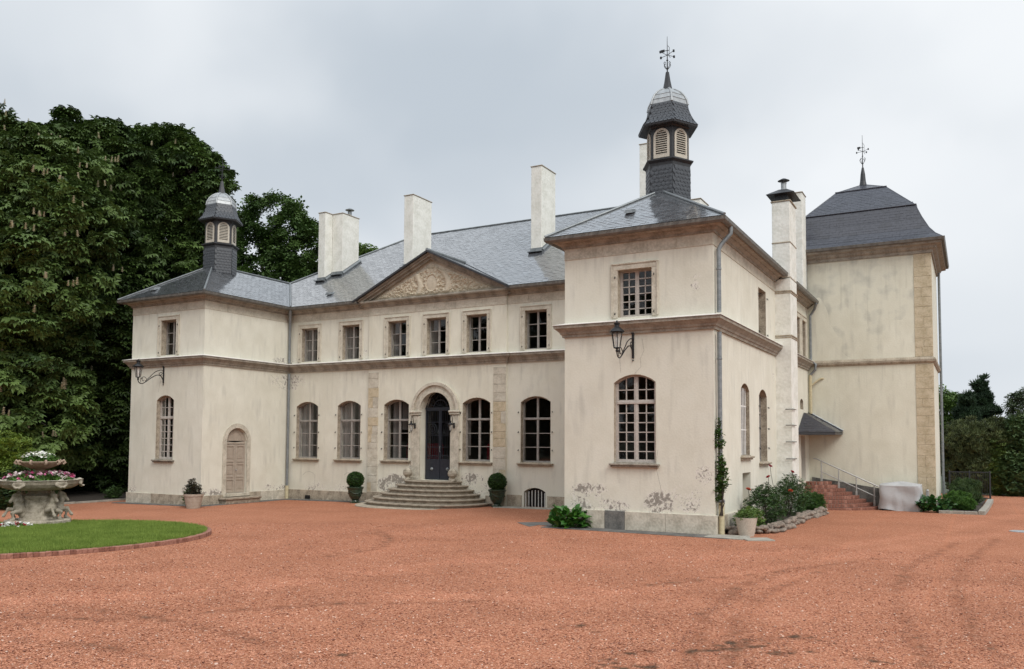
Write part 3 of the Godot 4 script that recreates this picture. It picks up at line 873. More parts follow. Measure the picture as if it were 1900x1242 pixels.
	var gp = [[.27, 7.70], [.29, 7.665], [.34, 7.645], [.39, 7.655], [.42, 7.69], [.43, 7.77], [.415, 7.775], [.405, 7.70], [.35, 7.665], [.28, 7.72]]
	sweep([V2(LB, BZ), V2(LB, LZ), V2(LA, LZ), V2(LA, MZ), V2(-15.2, MZ)], gp, M.gutter, "gutter", chateau)
	sweep([V2(-8.65, MZ), V2(-PW, MZ), V2(-PW, 0), V2(0, 0), V2(0, -7.15)], gp, M.gutter, "gutter", chateau)
	sweep(run2, gp, M.gutter, "gutter", chateau)
	var trun = [V2(tl, TZ), V2(tr, TZ), V2(tr, tb), V2(tl, tb)]
	sweep(trun, [[0, 9.22], [.05, 9.22], [.06, 9.32], [.16, 9.38], [.2, 9.46], [.34, 9.5], [.36, 9.6], [0, 9.64]], M.cornice, "cornice", chateau, true)
	sweep(trun, [[.34, 9.6], [.36, 9.575], [.44, 9.58], [.47, 9.68], [.455, 9.685], [.42, 9.61]], M.gutter, "gutter", chateau, true)
	sweep(trun, [[0, 5.26], [.04, 5.27], [.09, 5.33], [.1, 5.4], [.06, 5.46], [0, 5.5]], M.stone, "string_course", chateau, true)

	roofs()
	pediment()
	entrance(x_mc, bay0)
	side_door(x_ls)
	pipes()
	chimneys()
	cupola(Vector3(-1.92, 0, -2.4))
	cupola(Vector3(-20.95, 0, -3.35))
	tower_roof(tl, tr, tb)
	canopy()

func roofs():
	var R = node("roof", chateau)
	var P = func(x, y, z): return Vector3(x, y, z)
	var hz = 2.425
	var rl = LA + .4; var Lx = rl - hz; var ly = EY + SL * hz
	var apL = P.call(Lx, ly, LZ + .4 - hz); var vL = P.call(Lx, ly, MZ + .4 - hz)
	var h2 = (PW + .8) / 2; var ry = EY + SL * h2
	var apR = P.call(-PW / 2, ry, .4 - h2); var vR = P.call(-PW / 2, ry, MZ + .4 - h2)
	var zr = (MZ + BZ) / 2; var top = EY + SL * (MZ + .4 - zr)
	var rdL = P.call(vL.x + (vL.z - zr), top, zr); var rdR = P.call(vR.x - (vR.z - zr), top, zr)
	var e = EY + .0
	var pz = MZ + .4 - (9.4 - EY) / SL
	var main = [P.call(rl, e, MZ + .4), P.call(-11.92 - 3.46, e, MZ + .4), P.call(-11.92, 9.4, pz), P.call(-11.92 + 3.46, e, MZ + .4), P.call(-PW - .4, e, MZ + .4), vR, rdR, rdL, vL]
	var lright = [P.call(rl, e, LZ + .4), P.call(rl, e, MZ + .4), vL, apL]
	var lfront = [P.call(LB - .4, e, LZ + .4), P.call(rl, e, LZ + .4), apL]
	var lleft = [P.call(LB - .4, e, BZ - .4), P.call(LB - .4, e, LZ + .4), apL, vL, rdL]
	var back = [P.call(.4, e, BZ - .4), P.call(LB - .4, e, BZ - .4), rdL, rdR]
	var right = [P.call(.4, e, .4), P.call(.4, e, BZ - .4), rdR, vR, apR]
	var rfront = [P.call(-PW - .4, e, .4), P.call(.4, e, .4), apR]
	var rleft = [P.call(-PW - .4, e, MZ + .4), P.call(-PW - .4, e, .4), apR, vR]
	var d = Geo.new()
	for s in [main, lright, lfront, lleft, back, right, rfront, rleft]: slope_deck(d, s)
	build("deck", d, M.slate1, R)
	var g = Geo.new()
	slates(rfront, .22, .135, true, R, null, g)
	slates(main, .22, .135, false, R, null, g)
	slates(lright, .22, .135, false, R, null, g)
	slates(lfront, .22, .135, false, R, null, g)
	build("slates", g, M.slate1, R).set_meta("kind", "stuff")
	var z = Geo.new()
	for q in [[main[0], vL], [vL, rdL], [rdL, rdR], [lfront[0], apL], [lfront[1], apL], [apL, vL], [rfront[0], apR], [rfront[1], apR], [apR, vR], [main[4], vR], [vR, rdR]]:
		strip(z, q[0] + Vector3(0, .03, 0), q[1] + Vector3(0, .03, 0), .035)
	build("hip_flashing", z, M.zinc, R)
	# little lead vents
	for q in [[1, Vector3(-2.35, 0, -.55)], [0, Vector3(-17.3, 0, -5.75)], [2, Vector3(-22.1, 0, -1.2)]]:
		var v = Geo.new()
		var p = q[1]
		p.y = EY + SL * ((.4 if q[0] == 1 else (MZ + .4 if q[0] == 0 else LZ + .4)) - p.z)
		v.hexa([Vector3(-.13, 0, .1), Vector3(.13, 0, .1), Vector3(.13, .12, -.2), Vector3(-.13, .12, -.2), Vector3(-.1, .1, .08), Vector3(.1, .1, .08), Vector3(.1, .16, -.2), Vector3(-.1, .16, -.2)])
		build("roof_vent", v, M.zinc, R, Transform3D(Basis(), p))

func pediment():
	var N = node("pediment", chateau, T3(-11.92, 0, 0))
	var hw = 3.34; var y0 = 7.76; var rise = 1.56; var zf = MZ + .06
	var yl = func(x, o): return y0 + o + rise * (1.0 - abs(x) / hw)
	var bk = Geo.new()
	bk.tri(Vector3(-hw, y0, zf + .004), Vector3(hw, y0, zf + .004), Vector3(0, y0 + rise, zf + .004))
	build("tympanum", bk, M.stone_pale, N)
	# carved relief: shield, crown, garlands
	var f := FastNoiseLite.new()
	f.seed = 5; f.frequency = 4.2; f.fractal_octaves = 3; f.domain_warp_enabled = true; f.domain_warp_amplitude = .35; f.domain_warp_frequency = 2.0
	var hgt = func(x, y):
		var yt = 1.12 * (1.0 - abs(x) / 2.75)
		var edge = clamp(min(yt - y, y + .02) * 12.0, 0.0, 1.0)
		var n = 1.0 - abs(f.get_noise_2d(x, y)) * 2.6
		var v = .012 + .085 * clamp(n, 0.0, 1.0) * (.75 + .25 * f.get_noise_2d(x * .4 + 9.0, y * .4))
		var sx = x / .24; var sy = (y - .42) / .30
		var q = sqrt(sx * sx + sy * sy)
		if q < 1.45:
			v = .035
			if q < 1.0: v = .055 + .03 * (1.0 - q * q)
			elif q < 1.15: v = .095
			else: v = .04 + .04 * (.5 + .5 * sin(atan2(sy, sx) * 14.0))
		if abs(x) < .24 and y > .74 and y < .95: v = .05 + .045 * (.5 + .5 * cos(x * 36.0)) * (1.0 if y > .8 else .3)
		for s in [-.62, .62]:            # standing supporters beside the shield
			var dx = (x - s - .12 * sin(y * 5.0)) / .13
			if abs(dx) < 1.0 and y < .8: v = max(v, .1 * sqrt(1.0 - dx * dx))
		return v * edge
	var g = Geo.new()
	var nx = 220; var ny = 48
	var H = []
	for j in ny + 1:
		var row = []
		for i in nx + 1: row.append(hgt.call(lerp(-2.75, 2.75, float(i) / nx), 1.12 * j / ny))
		H.append(row)
	for j in ny:
		for i in nx:
			var xa = lerp(-2.75, 2.75, float(i) / nx); var xb = lerp(-2.75, 2.75, float(i + 1) / nx)
			var ya = 1.12 * j / ny; var yb = 1.12 * (j + 1) / ny
			if ya > 1.12 * (1.0 - min(abs(xa), abs(xb)) / 2.75): continue
			var b = y0 + .05
			g.quad(Vector3(xa, b + ya, zf + H[j][i]), Vector3(xb, b + ya, zf + H[j][i + 1]), Vector3(xb, b + yb, zf + H[j + 1][i + 1]), Vector3(xa, b + yb, zf + H[j + 1][i]))
	build("relief", g, M.relief, N)
	var ck = Geo.new(); var sk = Geo.new()
	for s in [-1.0, 1.0]:
		for k in [[ck, -.22, -.13, .14], [ck, -.13, -.06, .24], [ck, -.06, 0.0, .3], [sk, .002, .075, .4]]:
			var xo = hw + (.12 if k[3] > .35 else 0.0)
			var a = Vector3(s * xo, yl.call(xo, k[1]), 0); var b = Vector3(0, yl.call(0, k[1]), 0)
			var a2 = Vector3(s * xo, yl.call(xo, k[2]), 0); var b2 = Vector3(0, yl.call(0, k[2]), 0)
			var F = Vector3(0, 0, zf + k[3]); var B = Vector3(0, 0, zf - .05)
			if s < 0: k[0].hexa([a + F, b + F, b + B, a + B, a2 + F, b2 + F, b2 + B, a2 + B])
			else: k[0].hexa([b + F, a + F, a + B, b + B, b2 + F, a2 + F, a2 + B, b2 + B])
	build("raking_cornice", ck, M.cornice, N)
	build("slate_edge", sk, M.paint_dark, N)
	var rf = Geo.new()
	var zt = MZ + .4 - (y0 + rise + .08 - EY) / SL
	for s in [-1.0, 1.0]:
		var a = Vector3(s * (hw + .12), yl.call(hw + .12, .07), zf + .39); var b = Vector3(0, yl.call(0, .07), zf + .39)
		var c = Vector3(0, yl.call(0, .07), zt); var d = Vector3(s * (hw + .12), yl.call(hw + .12, .07), MZ + .42)
		if s < 0: rf.quad(a, b, c, d)
		else: rf.quad(b, a, d, c)
	build("roof", rf, M.slate1, N)
	var rd = Geo.new()
	rd.tube([Vector3(0, y0 + rise + .08, zf + .38), Vector3(0, y0 + rise + .1, zt - .1)], .07, 8)
	build("ridge_flashing", rd, M.zinc, N)

func entrance(X, off):
	var E = node("entrance", chateau, X * T3(-11.7 - off, 0, 0))
	var s = Geo.new()
	for k in [-1.0, 1.0]:
		s.box(Vector3(k * .86, 2.15, .04), Vector3(.36, 2.36, .1), .012)
		s.box(Vector3(k * .86, 3.38, .06), Vector3(.42, .07, .15), .012)
		s.box(Vector3(k * .86, 3.46, .07), Vector3(.46, .08, .19), .02)
		s.box(Vector3(k * .86, 1.02, .05), Vector3(.4, .12, .14), .012)
	arch_ring(s, .672, .78, -.1, .09, 3.5)
	arch_ring(s, .78, .93, -.1, .06, 3.5)
	arch_ring(s, .93, 1.04, -.1, .12, 3.5)
	build("surround", s, M.stone_pale, E)
	for k in [-1.0, 1.0]:
		var L = node("door_leaf", E, T3(k * .325, .97, -.3))
		var p = Geo.new()
		p.box(Vector3(0, .38, 0), Vector3(.63, .76, .05), .006)
		p.box(Vector3(k * -.29, 1.68, 0), Vector3(.05, 1.84, .05)); p.box(Vector3(k * .29, 1.68, 0), Vector3(.05, 1.84, .05))
		p.box(Vector3(0, 2.57, 0), Vector3(.53, .06, .05))
		build("panel", p, M.iron_blue, L)
		var b = Geo.new()
		for i in 5:
			var x = -.2 + i * .1
			b.tube([Vector3(x, .76, .02), Vector3(x, 1.62, .02)], .008, 5)
			if i != 2: b.tube([Vector3(x, 2.1, .02), Vector3(x, 2.54, .02)], .007, 5)
		for y in [.9, 1.2, 1.64, 2.12]: b.box(Vector3(0, y, .02), Vector3(.53, .018, .014))
		for i in 10:
			b.tube([Vector3(-.22 + i * .049, .78, .025), Vector3(-.2 + i * .049, .84, .025), Vector3(-.22 + i * .049, .89, .025)], .006, 4)
		for rad in [.09, .17]:
			var c = []
			for i in 16: c.append(Vector3(cos(TAU * i / 16) * rad, 1.88 + sin(TAU * i / 16) * rad * 1.15, .025))
			b.tube(c, .009, 5, true)
		b.tube([Vector3(0, 1.64, .02), Vector3(0, 2.54, .02)], .008, 5)
		build("grille", b, M.iron_blue, L)
		var gg = Geo.new()
		gg.quad(Vector3(-.265, .76, -.01), Vector3(.265, .76, -.01), Vector3(.265, 2.54, -.01), Vector3(-.265, 2.54, -.01))
		build("pane", gg, M.glass, L)
		var kn = Geo.new()
		kn.xf = Transform3D(Basis(Vector3.RIGHT, PI / 2), Vector3(k * .02, .4, .02))
		kn.lathe(Vector3.ZERO, [[.055, 0.0], [.06, .015], [.045, .03], [.03, .045], [.035, .06], [0.0, .07]], 14)
		build("knob", kn, M.zinc, L)
	var h = Geo.new()
	h.tube([Vector3(.03, 2.0, -.26), Vector3(.03, 2.0, -.22), Vector3(.03, 2.2, -.22), Vector3(.03, 2.2, -.26)], .012, 6)
	build("handle", h, M.zinc, E)
	var f = Geo.new()
	f.box(Vector3(0, 3.6, -.3), Vector3(1.32, .07, .06))
	for r in [.28, .62]: arch_ring(f, r, r + .025, -.32, -.28, 3.62)
	for i in 7:
		var a = PI * (i + .5) / 7.0
		f.tube([Vector3(cos(a) * .06, 3.63 + sin(a) * .06, -.29), Vector3(cos(a) * .62, 3.63 + sin(a) * .62, -.29)], .009, 5)
		var c = []
		for j in 12: c.append(Vector3(cos(a) * .46 + cos(TAU * j / 12) * .07, 3.63 + sin(a) * .46 + sin(TAU * j / 12) * .07, -.29))
		f.tube(c, .008, 5, true)
	build("fanlight_grille", f, M.iron_blue, E)
	var fg = Geo.new()
	for i in 12:
		var a = PI * i / 12.0; var b = PI * (i + 1) / 12.0
		fg.tri(Vector3(0, 3.62, -.31), Vector3(cos(a) * .63, 3.62 + sin(a) * .63, -.31), Vector3(cos(b) * .63, 3.62 + sin(b) * .63, -.31))
	build("pane", fg, M.glass, E)

func side_door(X):
	var D = node("side_door", chateau, X * T3(1.63, .27, 0))
	var s = Geo.new()
	for k in [-1.0, 1.0]: s.box(Vector3(k * .585, 1.04, .015), Vector3(.17, 2.08, .06), .008)
	arch_ring(s, .5, .67, -.05, .045, 2.08)
	build("surround", s, M.stone_pale, D)
	var t = Geo.new()
	t.box(Vector3(0, .06, .0), Vector3(.99, .12, .3), .01)
	build("threshold", t, M.stone_pale, D)
	var st = Geo.new()
	st.box(Vector3(0, -.06, .24), Vector3(1.75, .08, .5), .02)
	st.box(Vector3(0, -.2, .22), Vector3(1.65, .2, .44), .01)
	build("step", st, M.step_stone, D)
	var u = Geo.new()
	u.box(Vector3(0, 2.0, -.09), Vector3(1.0, .07, .06), .01)
	for i in 14:
		var a = PI * i / 14.0; var b = PI * (i + 1) / 14.0
		u.tri(Vector3(0, 2.03, -.1), Vector3(cos(a) * .5, 2.08 + sin(a) * .5, -.1), Vector3(cos(b) * .5, 2.08 + sin(b) * .5, -.1))
	u.quad(Vector3(-.5, 2.0, -.1), Vector3(.5, 2.0, -.1), Vector3(.5, 2.09, -.1), Vector3(-.5, 2.09, -.1))
	arch_ring(u, .34, .38, -.11, -.085, 2.1)
	build("tympanum", u, M.door_taupe, D)
	for k in [-1.0, 1.0]:
		var L = node("door_leaf", D, T3(k * .248, .12, -.09))
		var g = Geo.new()
		g.box(Vector3(0, .92, -.015), Vector3(.485, 1.83, .03))
		for x in [-.205, .205]: g.box(Vector3(x, .92, .012), Vector3(.075, 1.83, .03), .006)
		for y in [.05, .52, .62, 1.1, 1.2, 1.79]: g.box(Vector3(0, y, .011), Vector3(.335, .08, .028), .006)
		for q in [[.12, .45], [.69, 1.03], [1.27, 1.72]]:
			g.box(Vector3(0, (q[0] + q[1]) / 2, .004), Vector3(.25, q[1] - q[0] - .04, .018), .008)
		build("panel", g, M.door_taupe, L)
	var kn = Geo.new()
	kn.xf = Transform3D(Basis(Vector3.RIGHT, PI / 2), Vector3(.03, .98, -.07))
	kn.lathe(Vector3.ZERO, [[.012, 0.0], [.012, .03], [.028, .05], [.02, .07], [0, .075]], 10)
	build("handle", kn, M.zinc_bright, D)

func pipes():
	# path, boot height
	var P = func(pts, r, m, nm = "downpipe"):
		var g = Geo.new()
		g.tube(pts, r, 10)
		var o = build(nm, g, m, chateau)
		return o
	var V = func(x, y, z): return Vector3(x, y, z)
	var a = P.call([V.call(.36, 7.66, -.3), V.call(.36, 7.5, -.3), V.call(.3, 7.42, -.28), V.call(.15, 7.22, -.2), V.call(.1, 7.1, -.16), V.call(.1, 5.56, -.16)], .055, M.zinc)
	P.call([V.call(.1, 5.08, -.16), V.call(.1, .95, -.16)], .055, M.zinc)
	P.call([V.call(.12, 1.0, -.16), V.call(.12, .12, -.16)], .07, M.boot, "pipe_boot")
	var q = Geo.new()
	for y in [6.6, 4.4, 2.5]: q.lathe(V.call(.1, y, -.16), [[.055, 0], [.066, .005], [.066, .045], [.055, .05]], 12)
	q.lathe(V.call(.12, .96, -.16), [[.07, 0], [.085, .01], [.085, .06], [.07, .07]], 12)
	build("pipe_collar", q, M.zinc, chateau)
	var lx = LA + .12; var lz = MZ + .12
	P.call([V.call(LA + .36, 7.66, MZ + .36), V.call(LA + .34, 7.52, MZ + .34), V.call(lx, 7.2, lz), V.call(lx, 5.54, lz)], .055, M.zinc)
	P.call([V.call(lx, 5.1, lz), V.call(lx, .5, lz)], .055, M.zinc)
	P.call([V.call(lx, .56, lz), V.call(lx, -.1, lz)], .07, M.boot, "pipe_boot")
	P.call([V.call(-.02, 9.58, TZ + .4), V.call(-.02, 9.4, TZ + .3), V.call(-.02, 9.15, TZ + .09), V.call(-.02, 8.1, TZ + .09)], .05, M.zinc)
	P.call([V.call(.38, 7.64, TZ + .35), V.call(.3, 7.45, TZ + .2), V.call(.12, 7.2, TZ + .12), V.call(.12, 5.5, TZ + .12), V.call(.3, 5.35, TZ + .15), V.call(.28, 5.15, TZ + .13), V.call(.1, 4.95, TZ + .12)], .05, M.zinc)
	P.call([V.call(.1, 4.96, TZ + .12), V.call(.1, 3.5, TZ + .12)], .055, M.boot, "pipe_boot")
	P.call([V.call(.12, 4.55, TZ + .12), V.call(.3, 4.7, TZ + .1), V.call(.45, 4.82, TZ + .08), V.call(.55, 4.82, TZ + .0)], .035, M.boot, "pipe_boot")
	P.call([V.call(tr_x(), 9.55, -17.9), V.call(tr_x(), .2, -17.9)], .05, M.zinc)
func tr_x(): return 4.34

func chimneys():
	var C = func(x0, x1, z0, z1, y0, y1, extra = null):
		var N = node("chimney", chateau)
		var g = Geo.new()
		g.box(Vector3((x0 + x1) / 2, (y0 + y1) / 2, (z0 + z1) / 2), Vector3(x1 - x0, y1 - y0, z1 - z0), .012)
		if extra: g.box(Vector3((extra[0] + extra[1]) / 2, (y0 + y1) / 2, (extra[2] + extra[3]) / 2), Vector3(extra[1] - extra[0], y1 - y0, extra[3] - extra[2]), .012)
		build("stack", g, M.chimney, N)
		var c = Geo.new()
		c.box(Vector3((x0 + x1) / 2, y1 + .015, (z0 + z1) / 2), Vector3(x1 - x0 + .05, .03, z1 - z0 + .05), .005)
		if extra: c.box(Vector3((extra[0] + extra[1]) / 2, y1 + .0151, (extra[2] + extra[3]) / 2), Vector3(extra[1] - extra[0] + .05, .029, extra[3] - extra[2] + .05), .005)
		build("coping", c, M.stone, N)
		return N
	var fl = func(N, x0, x1, z0, z1):      # lead along the foot of a stack on the front slope
		var y = func(z): return EY + SL * (MZ + .4 - z)
		var g = Geo.new()
		g.box(Vector3((x0 + x1) / 2, y.call(z1) + .06, z1 + .012), Vector3(x1 - x0 + .06, .2, .02))
		g.box(Vector3((x0 + x1) / 2, y.call(z1) + .0, z1 + .09), Vector3(x1 - x0 + .14, .03, .2))
		for x in [x0 - .012, x1 + .012]:
			g.hexa([Vector3(x - .01, y.call(z1), z1), Vector3(x + .01, y.call(z1), z1), Vector3(x + .01, y.call(z0), z0), Vector3(x - .01, y.call(z0), z0), Vector3(x - .01, y.call(z1) + .15, z1), Vector3(x + .01, y.call(z1) + .15, z1), Vector3(x + .01, y.call(z0) + .15, z0), Vector3(x - .01, y.call(z0) + .15, z0)])
		g.tube([Vector3(x1 + .05, y.call(z1) + .05, z1), Vector3(x1 + .05, y.call(z0) + .1, z0 - .05)], .06, 8)
		build("flashing", g, M.zinc, N)
	var a = C.call(-18.96, -18.39, -8.85, -7.75, 8.6, 12.3, [-19.35, -18.97, -8.84, -7.29])
	fl.call(a, -18.96, -18.39, -8.85, -7.75); fl.call(a, -19.35, -18.96, -8.0, -7.29)
	var pot = Geo.new()
	pot.lathe(Vector3(-18.6, 12.32, -8.45), [[.09, 0], [.09, .22], [.075, .24]], 12)
	pot.lathe(Vector3(-18.6, 12.62, -8.45), [[.2, 0], [.2, .02], [.05, .1], [0, .11]], 12)
	pot.lathe(Vector3(-18.6, 12.62, -8.45), [[0.0, 0], [.2, 0.0]], 12)
	for k in 3: pot.tube([Vector3(-18.6 + cos(k * 2.1) * .08, 12.5, -8.45 + sin(k * 2.1) * .08), Vector3(-18.6 + cos(k * 2.1) * .08, 12.64, -8.45 + sin(k * 2.1) * .08)], .01, 4)
	build("chimney_pot", pot, M.zinc, a)
	fl.call(C.call(-15.01, -14.55, -8.98, -7.65, 8.8, 12.55), -15.01, -14.55, -8.98, -7.65)
	fl.call(C.call(-9.05, -8.6, -8.83, -7.65, 8.8, 12.82), -9.05, -8.6, -8.83, -7.65)
	C.call(-6.02, -5.4, -12.2, -11.2, 10.5, 14.3)
	C.call(-3.5, -2.91, -10.0, -9.0, 8.5, 11.1)
	C.call(-.52, .05, -12.75, -12.0, 7.6, 11.72)
	# the stack that climbs the flank wall
	var N = node("chimney", chateau)
	var g = Geo.new()
	g.box(Vector3(.235, 3.5, -7.685), Vector3(.51, 8.2, 1.03), .012)
	g.box(Vector3(.215, 8.86, -7.685), Vector3(.55, 2.44, 1.05), .012)
	build("stack", g, M.chimney, N)
	for q in [[8.76, .215, .58, 1.08], [7.2, .24, .56, 1.07], [7.14, .24, .54, 1.05], [5.78, .24, .56, 1.07], [5.72, .24, .54, 1.05], [10.1, .215, .62, 1.1]]:
		var b = Geo.new()
		b.box(Vector3(q[1], q[0], -7.685), Vector3(q[2], .045, q[3]), .01)
		build("band", b, M.stone, N)
	var c = Geo.new()
	c.box(Vector3(.215, 10.26, -7.685), Vector3(.4, .27, .85))
	c.hexa([Vector3(-.22, 10.34, -7.05), Vector3(.65, 10.34, -7.05), Vector3(.65, 10.34, -8.32), Vector3(-.22, 10.34, -8.32), Vector3(.1, 10.58, -7.5), Vector3(.34, 10.58, -7.5), Vector3(.34, 10.58, -7.85), Vector3(.1, 10.58, -7.85)])
	build("cowl", c, M.paint_dark, N)
	var p = Geo.new()
	p.lathe(Vector3(.22, 10.55, -7.68), [[.13, 0], [.1, .06], [.085, .08], [.085, .26], [.095, .27]], 14)
	build("chimney_pot", p, M.zinc_bright, N)
	var r = Geo.new()
	r.lathe(Vector3(.22, 10.9, -7.68), [[0, 0], [.19, 0.0]], 14); r.lathe(Vector3(.22, 10.9, -7.68), [[.19, 0], [.06, .07], [0, .075]], 14)
	for k in 3: r.tube([Vector3(.22 + cos(k * 2.1) * .08, 10.78, -7.68 + sin(k * 2.1) * .08), Vector3(.22 + cos(k * 2.1) * .08, 10.91, -7.68 + sin(k * 2.1) * .08)], .01, 4)
	build("rain_cap", r, M.paint_dark, N)
	for y in [3.45, 2.95, 2.43, 1.9, 1.4]:
		var s = Geo.new()
		s.tube([Vector3(.3, y, -7.15), Vector3(.3, y, -7.12), Vector3(.53, y, -7.12), Vector3(.53, y, -7.6)], .016, 5)
		build("iron_strap", s, M.gutter, N)

func cupola(at):
	var N = node("cupola", chateau, T3(at.x, 0, at.z))
	var R = .64
	var hexp = func(r, y, k): 
		var a = deg_to_rad(30.0 + 60.0 * k)        # faces at azimuth 0, 60 ... from +z
		return Vector3(sin(a) * r, y, cos(a) * r)
	var ring = func(g, r0, y0, r1, y1):
		for k in 6: g.quad(hexp.call(r0, y0, k - 1), hexp.call(r0, y0, k), hexp.call(r1, y1, k), hexp.call(r1, y1, k - 1))
	var d = Geo.new()
	ring.call(d, R, 8.3, R, 10.12)
	build("drum", d, M.slate_cupola, N)
	var scale = func(called, prof):               # rounded slates laid on the faces between profile points [r, y]
		var g = Geo.new()
		for k in 6:
			for s in prof.size() - 1:
				var r0 = prof[s][0]; var r1 = prof[s + 1][0]; var y0 = prof[s][1]; var y1 = prof[s + 1][1]
				var n = int(max(1, round(Vector2(r1 - r0, y1 - y0).length() / .105)))
				for j in n:
					var t0 = float(j) / n
					var r = lerp(float(r0), float(r1), t0); var y = lerp(float(y0), float(y1), t0)
					var A = hexp.call(r, y, k - 1); var B = hexp.call(r, y, k)
					var A2 = hexp.call(lerp(float(r0), float(r1), t0 + 1.6 / n), lerp(float(y0), float(y1), t0 + 1.6 / n), k - 1)
					var ex = (B - A).normalized(); var up = (((A2 + hexp.call(lerp(float(r0), float(r1), t0 + 1.6 / n), lerp(float(y0), float(y1), t0 + 1.6 / n), k)) / 2) - (A + B) / 2).normalized()
					var nn = ex.cross(up)
					var w = (B - A).length()
					var m = max(2, int(round(w / .125)))
					for i in m + 1:
						var x = (i + (.5 if j % 2 else 0.0) - .5) * w / m
						if x + w / m * .5 > w + .01 or x < -.06: continue
						var o = A + ex * (x + w / m * .5) + nn * .004
						var hw2 = w / m * .49; var lift = nn * .016
						var x0c = max(-hw2, -(x + w / m * .5)); var x1c = min(hw2, w - (x + w / m * .5))
						var bt = [o + ex * x0c + up * .05 + lift, o + ex * x0c * .55 + lift, o + ex * x1c * .55 + lift, o + ex * x1c + up * .05 + lift]
						var tp = [o + ex * x1c + up * .17, o + ex * x0c + up * .17]
						g.tri(bt[0], bt[1], bt[2]); g.tri(bt[0], bt[2], bt[3]); g.tri(bt[0], bt[3], tp[0]); g.tri(bt[0], tp[0], tp[1])
						for q in 3: g.quad(bt[q] - lift, bt[q + 1] - lift, bt[q + 1], bt[q])
		var o = build(called, g, M.slate_cupola, N)
		o.set_meta("kind", "stuff")
	scale.call("slates", [[R, 9.0], [R, 9.98]])
	var l = Geo.new()
	ring.call(l, R + .005, 9.98, R + .015, 10.1); ring.call(l, R + .015, 10.1, R + .1, 10.16); ring.call(l, R + .1, 10.16, R + .1, 10.19); ring.call(l, R + .1, 10.19, R - .1, 10.24)
	build("ledge", l, M.paint_dark, N)
	var b = Geo.new()
	ring.call(b, R - .04, 10.2, R - .04, 11.16)
	build("lantern_body", b, M.paint_dark, N)
	for k in 6:
		var a = deg_to_rad(60.0 * k)
		var q = node("louvre", N, Transform3D(Basis(UP, a), Vector3(sin(a), 0, cos(a)) * ((R - .04) * cos(PI / 6) + .01) + Vector3(0, 10.24, 0)))
		var f = Geo.new()
		for s in [-1.0, 1.0]: f.box(Vector3(s * .195, .3, 0), Vector3(.06, .6, .04))
		f.box(Vector3(0, .045, 0), Vector3(.33, .09, .04))
		arch_ring(f, .165, .225, -.02, .02, .6, 14)
		build("frame", f, M.louvre, q)
		var sl = Geo.new()
		var y = .11
		while y < .76:
			var hw = .165 if y < .6 else sqrt(max(.0, .165 * .165 - (y - .6) * (y - .6)))
			if hw > .04: sl.hexa([Vector3(-hw, y - .028, .02), Vector3(hw, y - .028, .02), Vector3(hw, y + .012, -.03), Vector3(-hw, y + .012, -.03), Vector3(-hw, y - .012, .024), Vector3(hw, y - .012, .024), Vector3(hw, y + .028, -.026), Vector3(-hw, y + .028, -.026)])
			y += .062
		build("slats", sl, M.louvre, q).set_meta("kind", "stuff")
	var e = Geo.new()
	ring.call(e, R - .05, 11.1, R + .0, 11.14); ring.call(e, R, 11.14, .86, 11.13); ring.call(e, .86, 11.13, .87, 11.17)
	var skirt = [[.87, 11.17], [.76, 11.3], [.67, 11.46], [.61, 11.62], [.57, 11.8]]
	for s in 4: ring.call(e, skirt[s][0], skirt[s][1], skirt[s + 1][0], skirt[s + 1][1])
	build("skirt", e, M.paint_dark, N)
	scale.call("skirt_slates", skirt)
	var dm = Geo.new(); var rb = Geo.new()
	var dome = [[.585, 11.8], [.55, 11.95], [.47, 12.1], [.36, 12.22], [.22, 12.31], [.1, 12.35]]
	for s in 5:
		ring.call(dm, dome[s][0], dome[s][1], dome[s + 1][0], dome[s + 1][1])
		if s in [1, 2]:
			for k in 6: rb.tube([hexp.call(dome[s][0] + .006, dome[s][1], k - 1), hexp.call(dome[s][0] + .006, dome[s][1], k)], .007, 4)
	build("dome", dm, M.zinc_bright, N)
	for k in 6:
		var p = []
		for s in 6: p.append(hexp.call(dome[s][0] + .01, dome[s][1], k))
		rb.tube(p, .028, 6)
	build("dome_ribs", rb, M.zinc_bright, N).set_meta("kind", "stuff")
	var sp = Geo.new()
	sp.lathe(Vector3.ZERO, [[.15, 12.3], [.135, 12.38], [.09, 12.6], [.05, 12.86], [0, 12.88]], 6, null, false)
	build("spike", sp, M.paint_dark, N)
	vane(N, 12.82, 13.9)

func vane(N, y0, y1):
	var v = Geo.new()
	v.tube([Vector3(0, y0, 0), Vector3(0, y1, 0)], [.022, .006], 6)
	var h = y1 - y0
	for k in 4:                                    # scroll feet and cardinal arms
		var a = TAU * k / 4 + .5
		var d = Vector3(cos(a), 0, sin(a))
		v.tube([Vector3(0, y0 + h * .12, 0) + d * .02, Vector3(0, y0 + h * .2, 0) + d * .1, Vector3(0, y0 + h * .26, 0) + d * .13, Vector3(0, y0 + h * .3, 0) + d * .09, Vector3(0, y0 + h * .27, 0) + d * .06], .009, 5)
		v.tube([Vector3(0, y0 + h * .5, 0), Vector3(0, y0 + h * .52, 0) + d * .24], .008, 5)
		v.box(Vector3(0, y0 + h * .52, 0) + d * .26, Vector3(.045, .06, .045))
	v.lathe(Vector3(0, y0 + h * .36, 0), [[.0, -.03], [.035, 0], [0, .03]], 8)
	v.tube([Vector3(.02, y0 + h * .75, 0), Vector3(.07, y0 + h * .68, .02), Vector3(.06, y0 + h * .45, .03), Vector3(.1, y0 + h * .4, .03)], .007, 5)
	v.tube([Vector3(-.16, y0 + h * .62, .03), Vector3(.05, y0 + h * .62, 0)], .01, 5)
	v.box(Vector3(-.13, y0 + h * .62, .025), Vector3(.12, .08, .01))
	build("weather_vane", v, M.iron, N)

